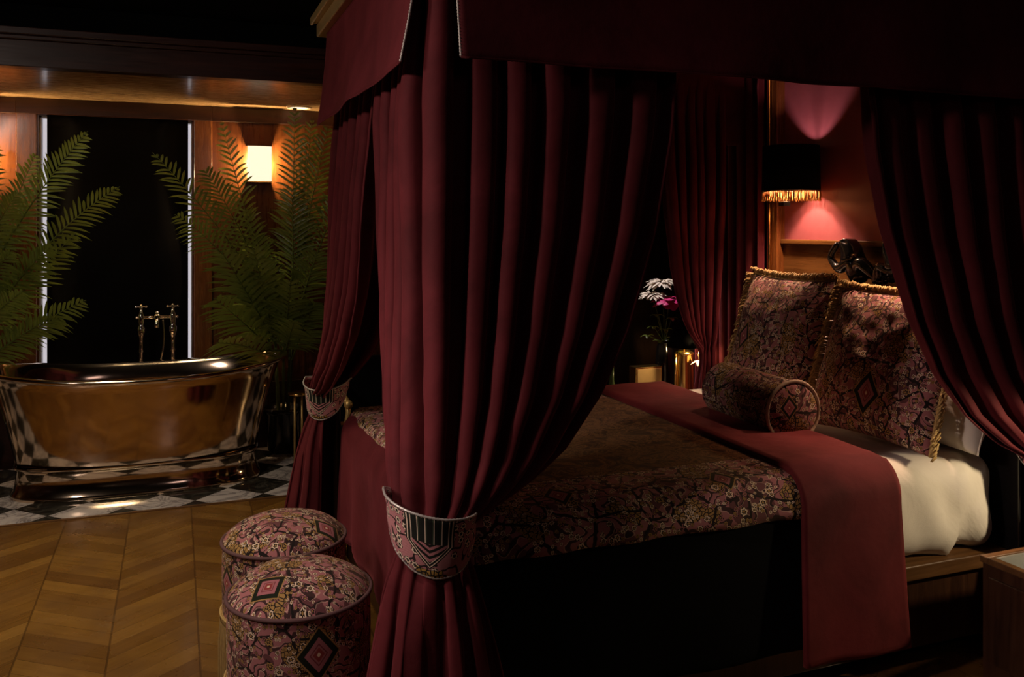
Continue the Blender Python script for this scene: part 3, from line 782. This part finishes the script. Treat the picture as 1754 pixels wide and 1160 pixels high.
# ------------------------------------------------------------------ curtains
WT = [(0, 0), (.2, .02), (.35, .06), (.52, .15), (.7, .30), (.81, .44), (.9, .62), (.965, .83), (1, 1)]
def wfun(s):
    for (a, b), (c, d) in zip(WT, WT[1:]):
        if s <= c: return b + (d - b) * (s - a) / (c - a)
    return 1
BANDM = tieband_mat()
def curtain(name, path, out, ctr, phi, label, npl, amp, seed, ztop=2.33, ztie=.72, R=.098, fan=.19, zbot=.012, dzband=0, bandphi=None, group=None, band=True, fanc=(0, 0), widths=None, low=0.0, bandtilt=80, mid=None, bandh=1.0):
    root = empty(name, (ctr[0], ctr[1], 0), label, 'curtain', group)
    pts = [Vector((*p, 0)) for p in path]; L = [0]
    for a, b in zip(pts, pts[1:]): L.append(L[-1] + (b - a).length)
    def along(u):
        d = min(max(u, 0), 1) * L[-1]
        for i in range(len(pts) - 1):
            if d <= L[i + 1] + 1e-9:
                k = (d - L[i]) / (L[i + 1] - L[i]); return pts[i].lerp(pts[i + 1], k)
        return pts[-1]
    def frame(u):
        e = .02
        t = (along(u + e) - along(u - e)); t = t.normalized() if t.length > 1e-6 else Vector((1, 0, 0))
        n = Vector((t.y, -t.x, 0)) * out
        return along(u) , t, n
    nu = npl * 22; nz = 90; zs = []
    for j in range(nz + 1):
        w = j / nz; zs.append(ztop + (zbot - ztop) * w)
    C = Vector((ctr[0], ctr[1], 0))
    Rn = [.7 + .6 * hsh(seed * 31 + k) for k in range(npl + 2)]
    if widths is None: widths = [.65 + .8 * hsh(seed * 17 + k * 3) for k in range(npl)]
    cum = [0]
    for q in widths: cum.append(cum[-1] + q)
    cum = [q / cum[-1] for q in cum]
    def phase(u):
        for k in range(npl):
            if u <= cum[k + 1] or k == npl - 1: return k + (u - cum[k]) / (cum[k + 1] - cum[k])
    v = []; uv = []
    for i in range(nu + 1):
        u = i / nu; 
        uu = u + .012 * sin(u * 13 + seed)
        ph = phase(u); k = int(min(ph, npl - 1e-6)); fr = ph - k
        am = Rn[k] * (1 - fr) + Rn[k + 1] * fr
        for j in range(nz + 1):
            z = zs[j]
            wob = .10 * vn(u * 3 + seed, z * .8)
            cph = cos(2 * pi * (ph + wob)); sph = sin(2 * pi * (ph + wob))
            pl = math.copysign(abs(cph) ** .75, cph)
            P0, t, n = frame(uu)
            am_t = am * (1 - .45 * min(1, max(0, (z - 1.85) / .25)))
            hang = P0 + n * (amp * am_t * pl) + t * (amp * .30 * sin(4 * pi * (ph + wob)))
            if mid: a = radians(phi[0] + (mid[1] - phi[0]) * u / mid[0] if u < mid[0] else mid[1] + (phi[1] - mid[1]) * (u - mid[0]) / (1 - mid[0]))
            else: a = radians(phi[0] + (phi[1] - phi[0]) * u)
            dirv = Vector((cos(a), sin(a), 0))
            if z >= ztie:
                s = (ztop - z) / (ztop - ztie); w = wfun(s)
                bulge = min(1, max(0, (z - ztie - .04) / .06)) * .20
                tie = C + dirv * (R * (.80 + bulge + .20 * pl * am))
                # wrinkles where the cloth is squeezed
                cr = .010 * w * vn(u * 22 + seed, z * 9) + .014 * sin(s * pi) * vn(u * 5 + seed * 2, z * 2.2)
                p = hang.lerp(tie, w) + n * cr
            else:
                s = (ztie - z) / (ztie - zbot)
                s2 = max(0, (ztie - .085 - z) / (ztie - .085 - zbot))
                rr = R * .78 + (fan - R * .78) * (s2 ** .62)
                kf = min(1, s * 3); pl = pl * (1 - kf) + kf * cos(2 * pi * (ph * .55 + wob * 1.5 + seed * .3)) * .9 + kf * .25 * pl
                p = C + Vector((fanc[0] * s, fanc[1] * s, 0)) + dirv * (rr * (1 + (.13 + .20 * s2) * pl * am)) + Vector((-dirv.y, dirv.x, 0)) * (.018 * s * sin(4 * pi * (ph + wob)))
                p += dirv * .012 * vn(u * 7 + seed, z * 4) * min(1, s2 * 6)
            v.append((p.x - C.x, p.y - C.y, z)); uv.append((u, z))
    f = []
    for i in range(nu):
        for j in range(nz):
            q = i * (nz + 1) + j; f.append((q, q + nz + 1, q + nz + 2, q + 1))
    MB().add(v, f, uv).build('drape', VEL, root, solid=.005)
    # tieback
    if not band: return root
    bp = radians(bandphi if bandphi is not None else (phi[0] + phi[1]) / 2)
    nb = 72; Rb = R + .006
    def bf(u, w):
        a = 2 * pi * (u - .5); fr = cos(a)            # 1 in front
        h = bandh * .040 + bandh * .105 * max(0, (fr + .25) / 1.25) ** .7
        zt = ztie + .070 - .028 * cos(a - radians(bandtilt)) - .010 * fr - .05 * max(0, -fr)
        z = zt - h * (1 - w) - .008 * fr * (1 - w)
        rr = Rb + .010 * abs(2 * w - 1) ** 2 * (1 if w > .5 else -.6) + .0015 * vn(a * 4, w * 2)
        return (rr * cos(bp + a), rr * sin(bp + a), z)
    bo = MB().grid(bf, nb, 12, uvf=lambda u, w: ((u - .5) * 2 * pi * Rb, 2 * w - 1)).build('tieback', BANDM, root, solid=.005)
    bo['label'] = 'patterned tapestry tieback band'
    for w in (0, 1):
        e = MB().tube([bf(k / 150, w) for k in range(150)], [.0030 + .0010 * (k % 2) for k in range(150)], 6, closed=True).build('edge_cord', CORD, bo)
    return root

curtain('bed_curtain', [(.672, 2.90), (.672, 2.302), (1.42, 2.302)], 1, (.625, 2.215), (105, 350),
        'large burgundy bed curtain gathered by the widest patterned band, beside the nearer stool', 11, .060, 2, widths=[1.0, 1.1, 1.0, 1.2, 1.3, 1.4, 1.15, 1.2, 1.25, 1.2, 1.3],
        ztie=.725, R=.108, fan=.19, mid=(.47, 268), bandphi=252, bandtilt=85, group='bed curtains')
curtain('bed_curtain', [(1.1, 3.92), (.68, 3.92), (.68, 3.02)], 1, (.62, 3.86), (50, 250),
        'burgundy bed curtain tied back beside the palm, behind the farther stool', 9, .040, 5,
        ztie=.775, R=.086, fan=.19, bandphi=238, bandtilt=0, bandh=.82, group='bed curtains')
curtain('bed_curtain', [(2.10, 2.295), (2.93, 2.295)], 1, (2.845, 2.215), (190, 350),
        'burgundy bed curtain swept to the right edge, hanging in front of the white pillow', 7, .045, 11,
        ztie=.70, R=.100, fan=.16, bandphi=255, group='bed curtains')
curtain('bed_curtain', [(2.70, 3.93), (2.32, 3.93)], 1, (2.64, 3.95), (30, 190),
        'dark bed curtain swept back between the flower vase and the far cushion', 6, .042, 17,
        ztie=.86, R=.065, fan=.11, bandphi=150, band=False, group='bed curtains')
# straight hanging drape against the head wall
def straight(name, A, B, n, amp, label, z0, z1, seed):
    root = empty(name, ((A[0] + B[0]) / 2, (A[1] + B[1]) / 2, 0), label, 'curtain')
    A, B = Vector((*A, 0)), Vector((*B, 0)); t = (B - A).normalized(); nn = Vector((t.y, -t.x, 0)); c = Vector(root.location)
    def fn(u, w):
        z = z0 + (z1 - z0) * w; ph = u * n + .08 * vn(u * 3 + seed, z * .9)
        p = A.lerp(B, u) + nn * (amp * cos(2 * pi * ph) * (.8 + .5 * hsh(int(ph) + seed))) + t * (amp * .3 * sin(4 * pi * ph)) - c
        return (p.x, p.y, z)
    MB().grid(fn, n * 18, 40).build('drape', VEL, root, solid=.005)
straight('wall_curtain', (2.86, 4.40), (2.86, 3.80), 7, .030, 'straight velvet curtain on the head wall, lit pink beside the fringed lamp', .01, 2.55, 3)

# ------------------------------------------------------------------ fringed lamp over the bed
def bedlamp(x, y, zb, zt, label, en=42.0):
    r = empty('fringed_wall_lamp', (x, y, 0), label, 'lamp', 'fringed lamps over the bed')
    R = .135
    g = MB().lathe([(R, zb), (R * .97, zt)], n=48); g.build('lamp_shade', BLACKF, r, solid=.004)
    MB().tube([(R * cos(a), R * sin(a), zb) for a in [2 * pi * k / 60 for k in range(60)]], .004, 6, closed=True).build('shade_ring', BLACKG, r)
    fr = MB(); rnd = random.Random(4)
    for k in range(150):
        a = 2 * pi * k / 150
        p = Vector((R * cos(a), R * sin(a), zb)); L = .050 * rnd.uniform(.92, 1.05)
        fr.tube([p, p + Vector((rnd.uniform(-.002, .002), rnd.uniform(-.002, .002), -L * .6)), p + Vector((rnd.uniform(-.003, .003), rnd.uniform(-.003, .003), -L))], [.0022, .0025, .0018], 4)
    fr.build('fringe', FRINGEG, r)
    bk = MB().tube([(.155, 0, zb + .17), (.08, 0, zb + .175), (.0, 0, zb + .17)], .0035, 8)
    bk.build('arm', BRASS, r)
    MB().lathe([(.0001, 0), (.012, 0), (.014, .01), (.014, .05), (.0001, .055)], (0, 0, zb + .147), 16).build('bulb_holder', BRASS, r)
    MB().box(-.035, .005, .01, .05, zb - .075, zb - .052).build('switch', BLACKG, r, smooth=False, bevel=.003)
    for nm, dz, rot, e_ in (('down', .145, 0, en), ('up', .020, pi, en * .19)):
        l = bpy.data.lights.new('lamp_light', 'SPOT'); l.energy = e_; l.color = (1.0, .60, .40) if nm == 'down' else (1.0, .62, .66)
        l.spot_size = radians(100); l.spot_blend = .25; l.shadow_soft_size = .03
        lo = bpy.data.objects.new('lamp_light', l); COL.objects.link(lo); lo.location = (x, y, zb + dz); lo.rotation_euler = (rot, 0, 0)
    gl = bpy.data.lights.new('bulb_glow', 'POINT'); gl.energy = .35; gl.color = (1, .58, .25); gl.shadow_soft_size = .02
    lo = bpy.data.objects.new('bulb_glow', gl); COL.objects.link(lo); lo.location = (x, y, zb - .02)
    return r
bedlamp(2.79, 3.49, 1.68, 1.895, 'black drum lamp with amber fringe lighting the red panel above the far cushion')
bedlamp(2.79, 2.52, 1.68, 1.895, 'black drum lamp with amber fringe behind the right bed curtain, above the near cushion', 66.0)

# ------------------------------------------------------------------ statuettes
def skin(name, chains, m, parent, sub=2):
    """one continuous body: chains of (x, y, z, r) that share their first point with an earlier one"""
    vs, es, rs = [], [], []
    def idx(p):
        for i, q in enumerate(vs):
            if (Vector(q) - Vector(p[:3])).length < 1e-5: return i
        vs.append(p[:3]); rs.append(p[3]); return len(vs) - 1
    for ch in chains:
        ids = [idx(p) for p in ch]; es += list(zip(ids, ids[1:]))
    me = bpy.data.meshes.new(name); me.from_pydata(vs, es, []); me.materials.append(m)
    o = bpy.data.objects.new(name, me); COL.objects.link(o); o.parent = parent
    o.modifiers.new('sk', 'SKIN'); sl = me.skin_vertices[0].data
    for i, r in enumerate(rs): sl[i].radius = (r, r)
    sl[0].use_root = True
    s = o.modifiers.new('ss', 'SUBSURF'); s.levels = sub; s.render_levels = sub
    o.modifiers['sk'].use_smooth_shade = True
    return o
# coordinates: a runs to the right in the photo (world -y), z up from the ledge
def monkey1():
    r = empty('ape_statuette', (2.865, 3.06, 1.251), 'glossy black seated ape statuette with one hand raised to its head, on the headboard ledge', 'statuette', rz=-pi / 2)
    # local x -> world -y ; local y -> world +x
    H = (-.072, 0, .057, 0.0621); B = (-.094, 0, .108, 0.0538); N = (-.096, 0, .150, 0.0414); K = (-.122, -.004, .184, .029)
    body = [[H, B, N, K, (-.148, -.012, .172, 0.0276), (-.160, -.016, .157, 0.0207)],
            [B, (-.105, -.034, .085, 0.0304), (-.140, -.036, .052, 0.0262), (-.175, -.034, .078, 0.0193), (-.207, -.030, .107, 0.0179), (-.196, -.030, .135, 0.0179), (-.176, -.028, .158, 0.0166), (-.158, -.030, .182, 0.0138)],
            [B, (-.085, .034, .090, 0.0304), (-.110, .034, .050, 0.0221), (-.130, .020, .014, 0.0166)],
            [H, (-.050, -.022, .075, 0.0414), (-.018, -.026, .096, 0.0345), (.018, -.026, .072, 0.0304), (.060, -.026, .038, 0.0221), (.085, -.026, .018, 0.0166), (.108, -.030, .012, 0.0138)],
            [H, (-.035, .022, .050, 0.0414), (.010, .026, .045, 0.0304), (.060, .026, .022, 0.0207), (.090, .022, .012, 0.0152)],
            [H, (-.060, 0, .028, 0.0414), (-.010, 0, .022, 0.0276)],
            [K, (-.118, -.031, .188, 0.0124)], [K, (-.118, .031, .188, 0.0124)]]
    skin('body', body, BRONZE, r)
def monkey2():
    r = empty('ape_statuette', (2.865, 2.895, 1.251), 'glossy black ape statuette holding one arm straight up, half hidden by the right bed curtain', 'statuette', rz=-pi / 2)
    H = (.014, 0, .042, 0.0552); B = (.004, 0, .085, 0.0497); N = (.008, 0, .125, .026)
    body = [[H, B, N, (.012, -.004, .158, 0.0359), (-.006, -.014, .150, 0.0207)],
            [B, (-.014, -.026, .112, 0.0248), (-.036, -.030, .145, 0.0179), (-.036, -.028, .172, 0.0152), (-.033, -.028, .192, 0.0179)],
            [B, (.040, .020, .085, 0.0248), (.055, .015, .045, 0.0193), (.060, 0, .014, 0.0166)],
            [H, (-.030, -.026, .060, 0.0304), (-.074, -.030, .090, 0.0248), (-.082, -.032, .055, 0.0193), (-.085, -.034, .016, 0.0152), (-.104, -.036, .012, 0.0124)],
            [H, (.0, .026, .045, 0.0304), (-.040, .03, .040, 0.0221), (-.070, .026, .012, 0.0152)]]
    skin('body', body, BRONZE, r)
monkey1(); monkey2()

# ------------------------------------------------------------------ stools
def stool(loc, label, seed, rz, meds_top, meds_side):
    r = empty('fringed_stool', loc, label, 'stool', 'round stools at the foot of the bed'); r.rotation_euler = (0, 0, rz)
    R = .20
    mt = tapestry('stool_top_tapestry', meds_top, mscale=1.3, tint=1.05)
    ms = tapestry('stool_side_tapestry', meds_side, mscale=1.3, tint=1.05)
    n = 64
    def topf(u, w):
        a = 2 * pi * u; q = w
        rr = R * 1.005 * q; z = .455 + .075 * (1 - q ** 2.6) ** .75 + .004 * vn(cos(a) * q * 2 + seed, sin(a) * q * 2)
        return (rr * cos(a), rr * sin(a), z)
    MB().grid(topf, n, 18, uvf=lambda u, w: (R * w * cos(2 * pi * u) + seed, R * w * sin(2 * pi * u) + seed)).build('seat_cushion', mt, r, weld=True)
    MB().grid(lambda u, w: (R * (1 + .01 * sin(w * pi)) * cos(2 * pi * u), R * (1 + .01 * sin(w * pi)) * sin(2 * pi * u), .23 + .225 * w), n, 8,
              uvf=lambda u, w: (u * 2 * pi * R + seed, w * .225 + seed)).build('upholstered_side', ms, r, weld=True)
    pip = MB()
    pip.tube([(R * 1.012 * cos(2 * pi * k / 80), R * 1.012 * sin(2 * pi * k / 80), .456) for k in range(80)], .0062, 8, closed=True).build('top_piping', simple('dusky_piping', (.13, .06, .06), .8), r)
    MB().lathe([(R * 1.00, .232), (R * 1.025, .228), (R * 1.025, .208), (R * 1.0, .204)], n=64).tube([(R * 1.03 * cos(2 * pi * k / 160), R * 1.03 * sin(2 * pi * k / 160), .229) for k in range(160)], [.003 + .0018 * (k % 2) for k in range(160)], 6, closed=True).build('braid', FRINGE, r)
    fr = MB(); rnd = random.Random(seed)
    for k in range(230):
        a = 2 * pi * k / 230 + rnd.uniform(-.004, .004)
        d = Vector((cos(a), sin(a), 0)); p = d * (R * 1.025) + Vector((0, 0, .210))
        q = d * (R * 1.04 + rnd.uniform(-.003, .004))
        fr.tube([p, q + Vector((0, 0, .13)), q + Vector((0, 0, .012))], [.0030, .0034, .0028], 4, caps=False)
    fr.build('long_fringe', FRINGE, r)
    MB().lathe([(.0001, .0), (R * .9, .0), (R * .96, .02), (R * .98, .23)], n=40).build('frame', BLACKF, r)
# medallions are placed in the part's own uv metres (uv offset = seed)
stool((.335, 2.58, 0), 'round tapestry stool with long gold fringe, the nearer one, large diamond on its side', 3, 0,
      [(3 - .095, 3 - .085, .055, .35, .95)], [(3 + .2 * radians(277), 3 + .125, .062, 0, .8)])
stool((.345, 3.045, 0), 'round tapestry stool with gold fringe, half hidden behind its nearer twin', 4, 0,
      [(4 + .125, 4 - .095, .05, .7, .9)], [(4 + .2 * radians(200), 4 + .12, .05, 0, .8)])

# ------------------------------------------------------------------ nightstand bottom right
def nightstand(loc, w, d, h, label, gl=True):
    r = empty('nightstand', loc, label, 'nightstand')
    MB().box(0, w, 0, d, .0, h - .022).build('cabinet_body', WOODD, r, smooth=False, bevel=.003)
    f = MB(); t = .022
    f.box(-.006, w + .006, -.006, t, h - .022, h); f.box(-.006, w + .006, d - t, d + .006, h - .022, h)
    f.box(-.006, t, t, d - t, h - .022, h); f.box(w - t, w + .006, t, d - t, h - .022, h)
    f.build('top_frame', WOODP, r, smooth=False, bevel=.003)
    MB().box(t, w - t, t, d - t, h - .022, h - .005).build('glass_top', GLASS_T, r, smooth=False)
    dr = MB().box(-.010, -.001, .03, d - .03, .08, h - .06).build('drawer', WOODD, r, smooth=False, bevel=.003)
    MB().ball((-.02, d / 2, h * .55), .011, 8).build('knob', BRASS, dr)
    return r
nightstand((2.485, 1.62, 0), .44, .525, .42, 'dark wooden nightstand with an inset glass top in the bottom right corner')
# cable lying on the glass
cb = MB().tube([at(1730, 978, 2.02) * 0 + Vector((2.56 + .012 * k, 1.98 - .02 * k + .02 * sin(k), .4185)) for k in range(9)], .0022, 6)
tag(cb.build('charging_cable', simple('white_cable', (.75, .75, .75), .4)), 'thin white cable lying on the glass top of the near nightstand', 'cable')

# ------------------------------------------------------------------ far bedside group
NX, NY = 2.30, 4.10
r = nightstand((NX - .05, NY, 0), .62, .46, .50, 'dark wooden nightstand on the far side of the bed, under the brass lamp and flowers')
def brass_lamp():
    c = at(1172, 660, 4.25)
    r = empty('table_lamp', (c.x, c.y, .497), 'brass column table lamp with a black conical shade beside the flowers', 'lamp')
    MB().lathe([(.0001, 0), (.060, 0), (.062, .01), (.052, .02), (.050, .29), (.056, .30), (.030, .315), (.0001, .318)], n=32).build('brass_base', BRASS, r)
    MB().tube([(-.062, -.01, 0), (-.062, -.01, .30)], .006, 8).build('pull_rod', BRASS, r)
    MB().lathe([(.098, .335), (.030, .50)], n=40).build('lamp_shade', BLACKF, r, solid=.003)
    MB().tube([(0, 0, .315), (0, 0, .47)], .006, 8).build('stem', BRASS, r)
    l = bpy.data.lights.new('table_lamp_bulb', 'POINT'); l.energy = 4; l.color = (1, .68, .32); l.shadow_soft_size = .02
    lo = bpy.data.objects.new('table_lamp_bulb', l); COL.objects.link(lo); lo.location = (c.x, c.y - .08, .497 + .345)
brass_lamp()
def petals(mb, c, R, n, up=1, lay=3, wid=.3, seed=0, cup=.5):
    rnd = random.Random(seed); c = Vector(c)
    for L in range(lay):
        for k in range(n):
            a = 2 * pi * (k + L * .5) / n + rnd.uniform(-.15, .15)
            el = radians(-10 + 70 * L / max(1, lay - 1) + rnd.uniform(-12, 12))
            d = Vector((cos(a) * cos(el), sin(a) * cos(el), sin(el))); sd = Vector((-sin(a), cos(a), 0)); r = R * (1 - .15 * L) * rnd.uniform(.85, 1.1)
            upn = sd.cross(d)
            v = []
            for i in range(5):
                q = i / 4; w = wid * r * sin(pi * min(.97, .15 + .8 * q)) * .5
                ctrp = c + d * (r * q) + upn * (-cup * r * q * (1 - q))
                v += [ctrp - sd * w, ctrp - upn * w * .3, ctrp + sd * w]
            f = []
            for i in range(4):
                b = i * 3; f += [(b, b + 1, b + 4, b + 3), (b + 1, b + 2, b + 5, b + 4)]
            mb.add(v, f)
    return mb
WPET = simple('ivory_petal', (.80, .72, .62), .6, 0, .1); PPET = simple('magenta_petal', (.62, .02, .20), .5, 0, .3)
def bouquet():
    c = at(1138, 640, 4.46)
    r = empty('flower_vase', (c.x, c.y, .497), 'dark vase with an ivory chrysanthemum, magenta bloom and green leaves beyond the bed', 'flowers')
    L = Vector((c.x, c.y, .497))
    MB().lathe([(.0001, 0), (.045, 0), (.052, .02), (.058, .16), (.046, .30), (.038, .33), (.043, .345), (.038, .345), (.033, .33), (.0001, .31)], n=28).build('vase', BLACKG, r)
    heads = [(at(1135, 487, 4.36), WPET, .085, 'white', .20), (at(1117, 508, 4.33), WPET, .072, 'white', .22), (at(1146, 520, 4.26), PPET, .085, 'pink', .6)]
    for i, (p, m, R, kk, wd) in enumerate(heads):
        q = p - L
        MB().tube([(0, 0, .33), (q.x * .4, q.y * .4, .33 + (q.z - .33) * .5), q], .003, 6).build('flower_stem', STEMD, r)
        petals(MB(), q, R * 1.25, 30 if wd < .5 else 14, lay=8 if wd < .5 else 6, wid=wd * 1.3, seed=i).build('flower', m, r)
    lf = MB(); rnd = random.Random(5)
    for (px, py) in ((1120, 560), (1150, 578), (1165, 568), (1130, 585), (1150, 545), (1110, 575), (1160, 590), (1140, 565), (1125, 540)):
        p = at(px, py, 4.28 + rnd.uniform(-.03, .06)) - L
        petals(lf, p, .05, 3, lay=1, wid=.5, seed=px)
        lf.tube([(0, 0, .33), p], .002, 5)
    lf.build('leaves', LEAF, r)
bouquet()
c = at(1201, 625, 4.15)
of = empty('orchid_stem', (c.x, c.y, .497), 'single small ivory blossom on a stem beside the brass lamp', 'flower')
petals(MB(), (0, 0, c.z - .497 + .02), .062, 5, lay=2, wid=.6, seed=9).build('blossom', simple('cream_petal', (.85, .75, .5), .5), of)
MB().tube([(0, 0, c.z - .497 + .02), (.01, 0, .08), (0, 0, .0)], .003, 6).build('stem', STEM, of)
MB().lathe([(.0001, 0), (.025, 0), (.03, .06), (.02, .08), (.0001, .075)], n=20).build('bud_vase', BLACKG, of)
c = at(1112, 640, 4.33)
bx = empty('gilt_box', (c.x, c.y, .497), 'square gilt framed box glowing in lamplight on the far nightstand', 'box')
MB().box(-.085, .085, 0, .08, 0, .22).build('case', BRASS, bx, smooth=False, bevel=.004)
MB().box(-.075, .075, -.004, 0, .06, .21).build('front_panel', simple('gilt_panel', (.80, .55, .25), .45, .3), bx, smooth=False)
c = at(1100, 655, 4.24)
tag(MB().lathe([(.0001, 0), (.02, 0), (.024, .008), (.042, .05), (.046, .075), (.043, .075), (.038, .05), (.0001, .02)], (c.x, c.y, .497), 28).build('small_bowl', BLACKG), 'small dark bowl in front of the gilt box', 'bowl')
for i, px in enumerate((1112, 1122, 1131)):
    c = at(px, 659, 4.24)
    o = MB().lathe([(.0001, 0), (.011, 0), (.013, .02), (.013, .085), (.007, .095), (.0001, .097)], (c.x + .02, c.y, .497), 14).build('small_jar', WPET)
    tag(o, ['cream jar next to the small dark bowl, leftmost of three', 'cream jar between two like it in front of the gilt box', 'cream jar nearest the brass lamp, rightmost of three'][i], 'jar', 'small jars on the far nightstand')
c = at(1048, 660, 4.30)
gb = empty('green_bottle', (c.x, c.y, 0), 'slim green bottle seen just past the edge of the middle curtain', 'bottle')
MB().lathe([(.0001, .0), (.032, 0), (.033, .50), (.03, .58), (.012, .66), (.011, .74), (.0001, .742)], n=24).build('body', simple('green_glaze', (.10, .17, .06), .3), gb)
MB().lathe([(.013, .735), (.013, .755), (.0001, .757)], n=16).build('stopper', BRASS, gb)
c = at(1036, 655, 4.22)
tag(MB().lathe([(.0001, 0), (.05, 0), (.05, .03), (.016, .05), (.016, .42), (.028, .44), (.028, .60), (.002, .62)], (c.x, c.y, 0), 20).build('candle_stand', WPET), 'white candle on a slim stand left of the green bottle', 'candle')

# carved armchair past the foot of the bed
def chair():
    c = Vector((1.02, 4.50, 0))
    r = empty('carved_armchair', c, 'dark armchair with curved gilt arms beyond the foot of the bed, between the two curtains', 'chair')
    MB().box(-.25, .25, -.24, .24, .38, .44).build('seat', BLACKF, r, smooth=False, bevel=.02)
    for sx in (-.23, .23):
        for sy in (-.21, .21):
            MB().tube([(sx, sy, .0), (sx * .97, sy * .97, .2), (sx, sy, .38)], [.014, .018, .022], 10).build('leg', GOLDW, r)
        MB().tube([(sx, -.21, .40), (sx - .01, -.20, .52), (sx, -.21, .60), (sx, -.17, .645), (sx, -.05, .655), (sx, .1, .665), (sx, .24, .70)], [.014, .011, .013, .015, .014, .014, .014], 10).ball((sx, -.215, .635), .022, 8).build('arm', GOLDW, r)
    MB().tube([(-.23, .24, .40), (-.24, .27, .80), (-.12, .29, .86), (0, .29, .89), (.12, .29, .86), (.24, .27, .80), (.23, .24, .40)], .015, 10).build('back_frame', WOODD, r)
    MB().box(-.21, .21, .25, .285, .45, .80).build('backrest', BLACKF, r, smooth=False, bevel=.015)
chair()
# slim brass towel stand beside the palm
c = at(511, 800, 5.55)
ts = empty('brass_plant_stand', (c.x, c.y, .004), 'slim brass legged stand at the right end of the bathtub, beside the curtain', 'stand')
for dx in (-.022, .022):
    MB().tube([(dx, 0, 0), (dx, 0, .46)], .007, 8).build('leg', GOLDW, ts)
MB().lathe([(.0001, .46), (.06, .46), (.063, .467), (.06, .475), (.0001, .475)], n=24).build('tray', BRASS, ts)

# ------------------------------------------------------------------ lights
def area(loc, aim, size, en, colr, spread=180):  # unseen area lights for key, fill and floor, without fixtures
    l = bpy.data.lights.new('unseen_area', 'AREA'); l.energy = en; l.color = colr; l.size = size; l.spread = radians(spread)
    o = bpy.data.objects.new('unseen_area', l); COL.objects.link(o); o.location = loc
    o.rotation_euler = (Vector(aim) - Vector(loc)).to_track_quat('-Z', 'Y').to_euler(); return o
def spot(loc, aim, en, colr, ang, blend=.6, soft=.05):  # unseen spots, one of them the bedside lamp
    l = bpy.data.lights.new('unseen_spot', 'SPOT'); l.energy = en; l.color = colr; l.spot_size = radians(ang); l.spot_blend = blend; l.shadow_soft_size = soft
    o = bpy.data.objects.new('unseen_spot', l); COL.objects.link(o); o.location = loc
    o.rotation_euler = (Vector(aim) - Vector(loc)).to_track_quat('-Z', 'Y').to_euler(); return o
area((-1.6, 2.5, 2.45), (.5, 2.7, .8), .3, 17, (1, .80, .68))                 # key from the left onto the foot curtains and stools
area((.6, -.6, 2.45), (1.5, 2.2, 2.0), .5, 1.3, (1, .72, .72))  # added fill from the camera side, lifts the dark valance
area((-2.1, 1.65, 2.40), (.9, 2.22, 1.15), .22, 3.2, (1, .74, .66), 50)  # added second key, grazes the folds of the side curtain
spot((-.3, 1.9, 2.58), (.3, 2.75, .3), 34, (1, .82, .70), 50)
area((-.6, 3.9, 2.60), (-.6, 4.1, 0), .5, 10.5, (1, .80, .52), 95)                    # unseen light added for the floor in front of the bath
spot((-.5, 5.2, 2.29), (-.2, 5.5, .3), 9, (1, .85, .75), 110)                # over the bath
spot((2.95, 1.75, .93), (2.30, 2.30, .42), 26, (1, .77, .48), 72, .6, .03)   # shaded lamp on the near nightstand, outside the picture
spot((2.2, 4.75, 2.5), (2.58, 4.36, 1.1), 85, (1, .85, .8), 30)                # added spot to brighten the flowers, no fixture there
w = bpy.data.worlds.new('room_dark'); SC.world = w; w.use_nodes = True
w.node_tree.nodes['Background'].inputs[0].default_value = (.5, .45, .5, 1); w.node_tree.nodes['Background'].inputs[1].default_value = .002
SC.cycles.use_denoising = True
SC.cycles.sample_clamp_indirect = 4
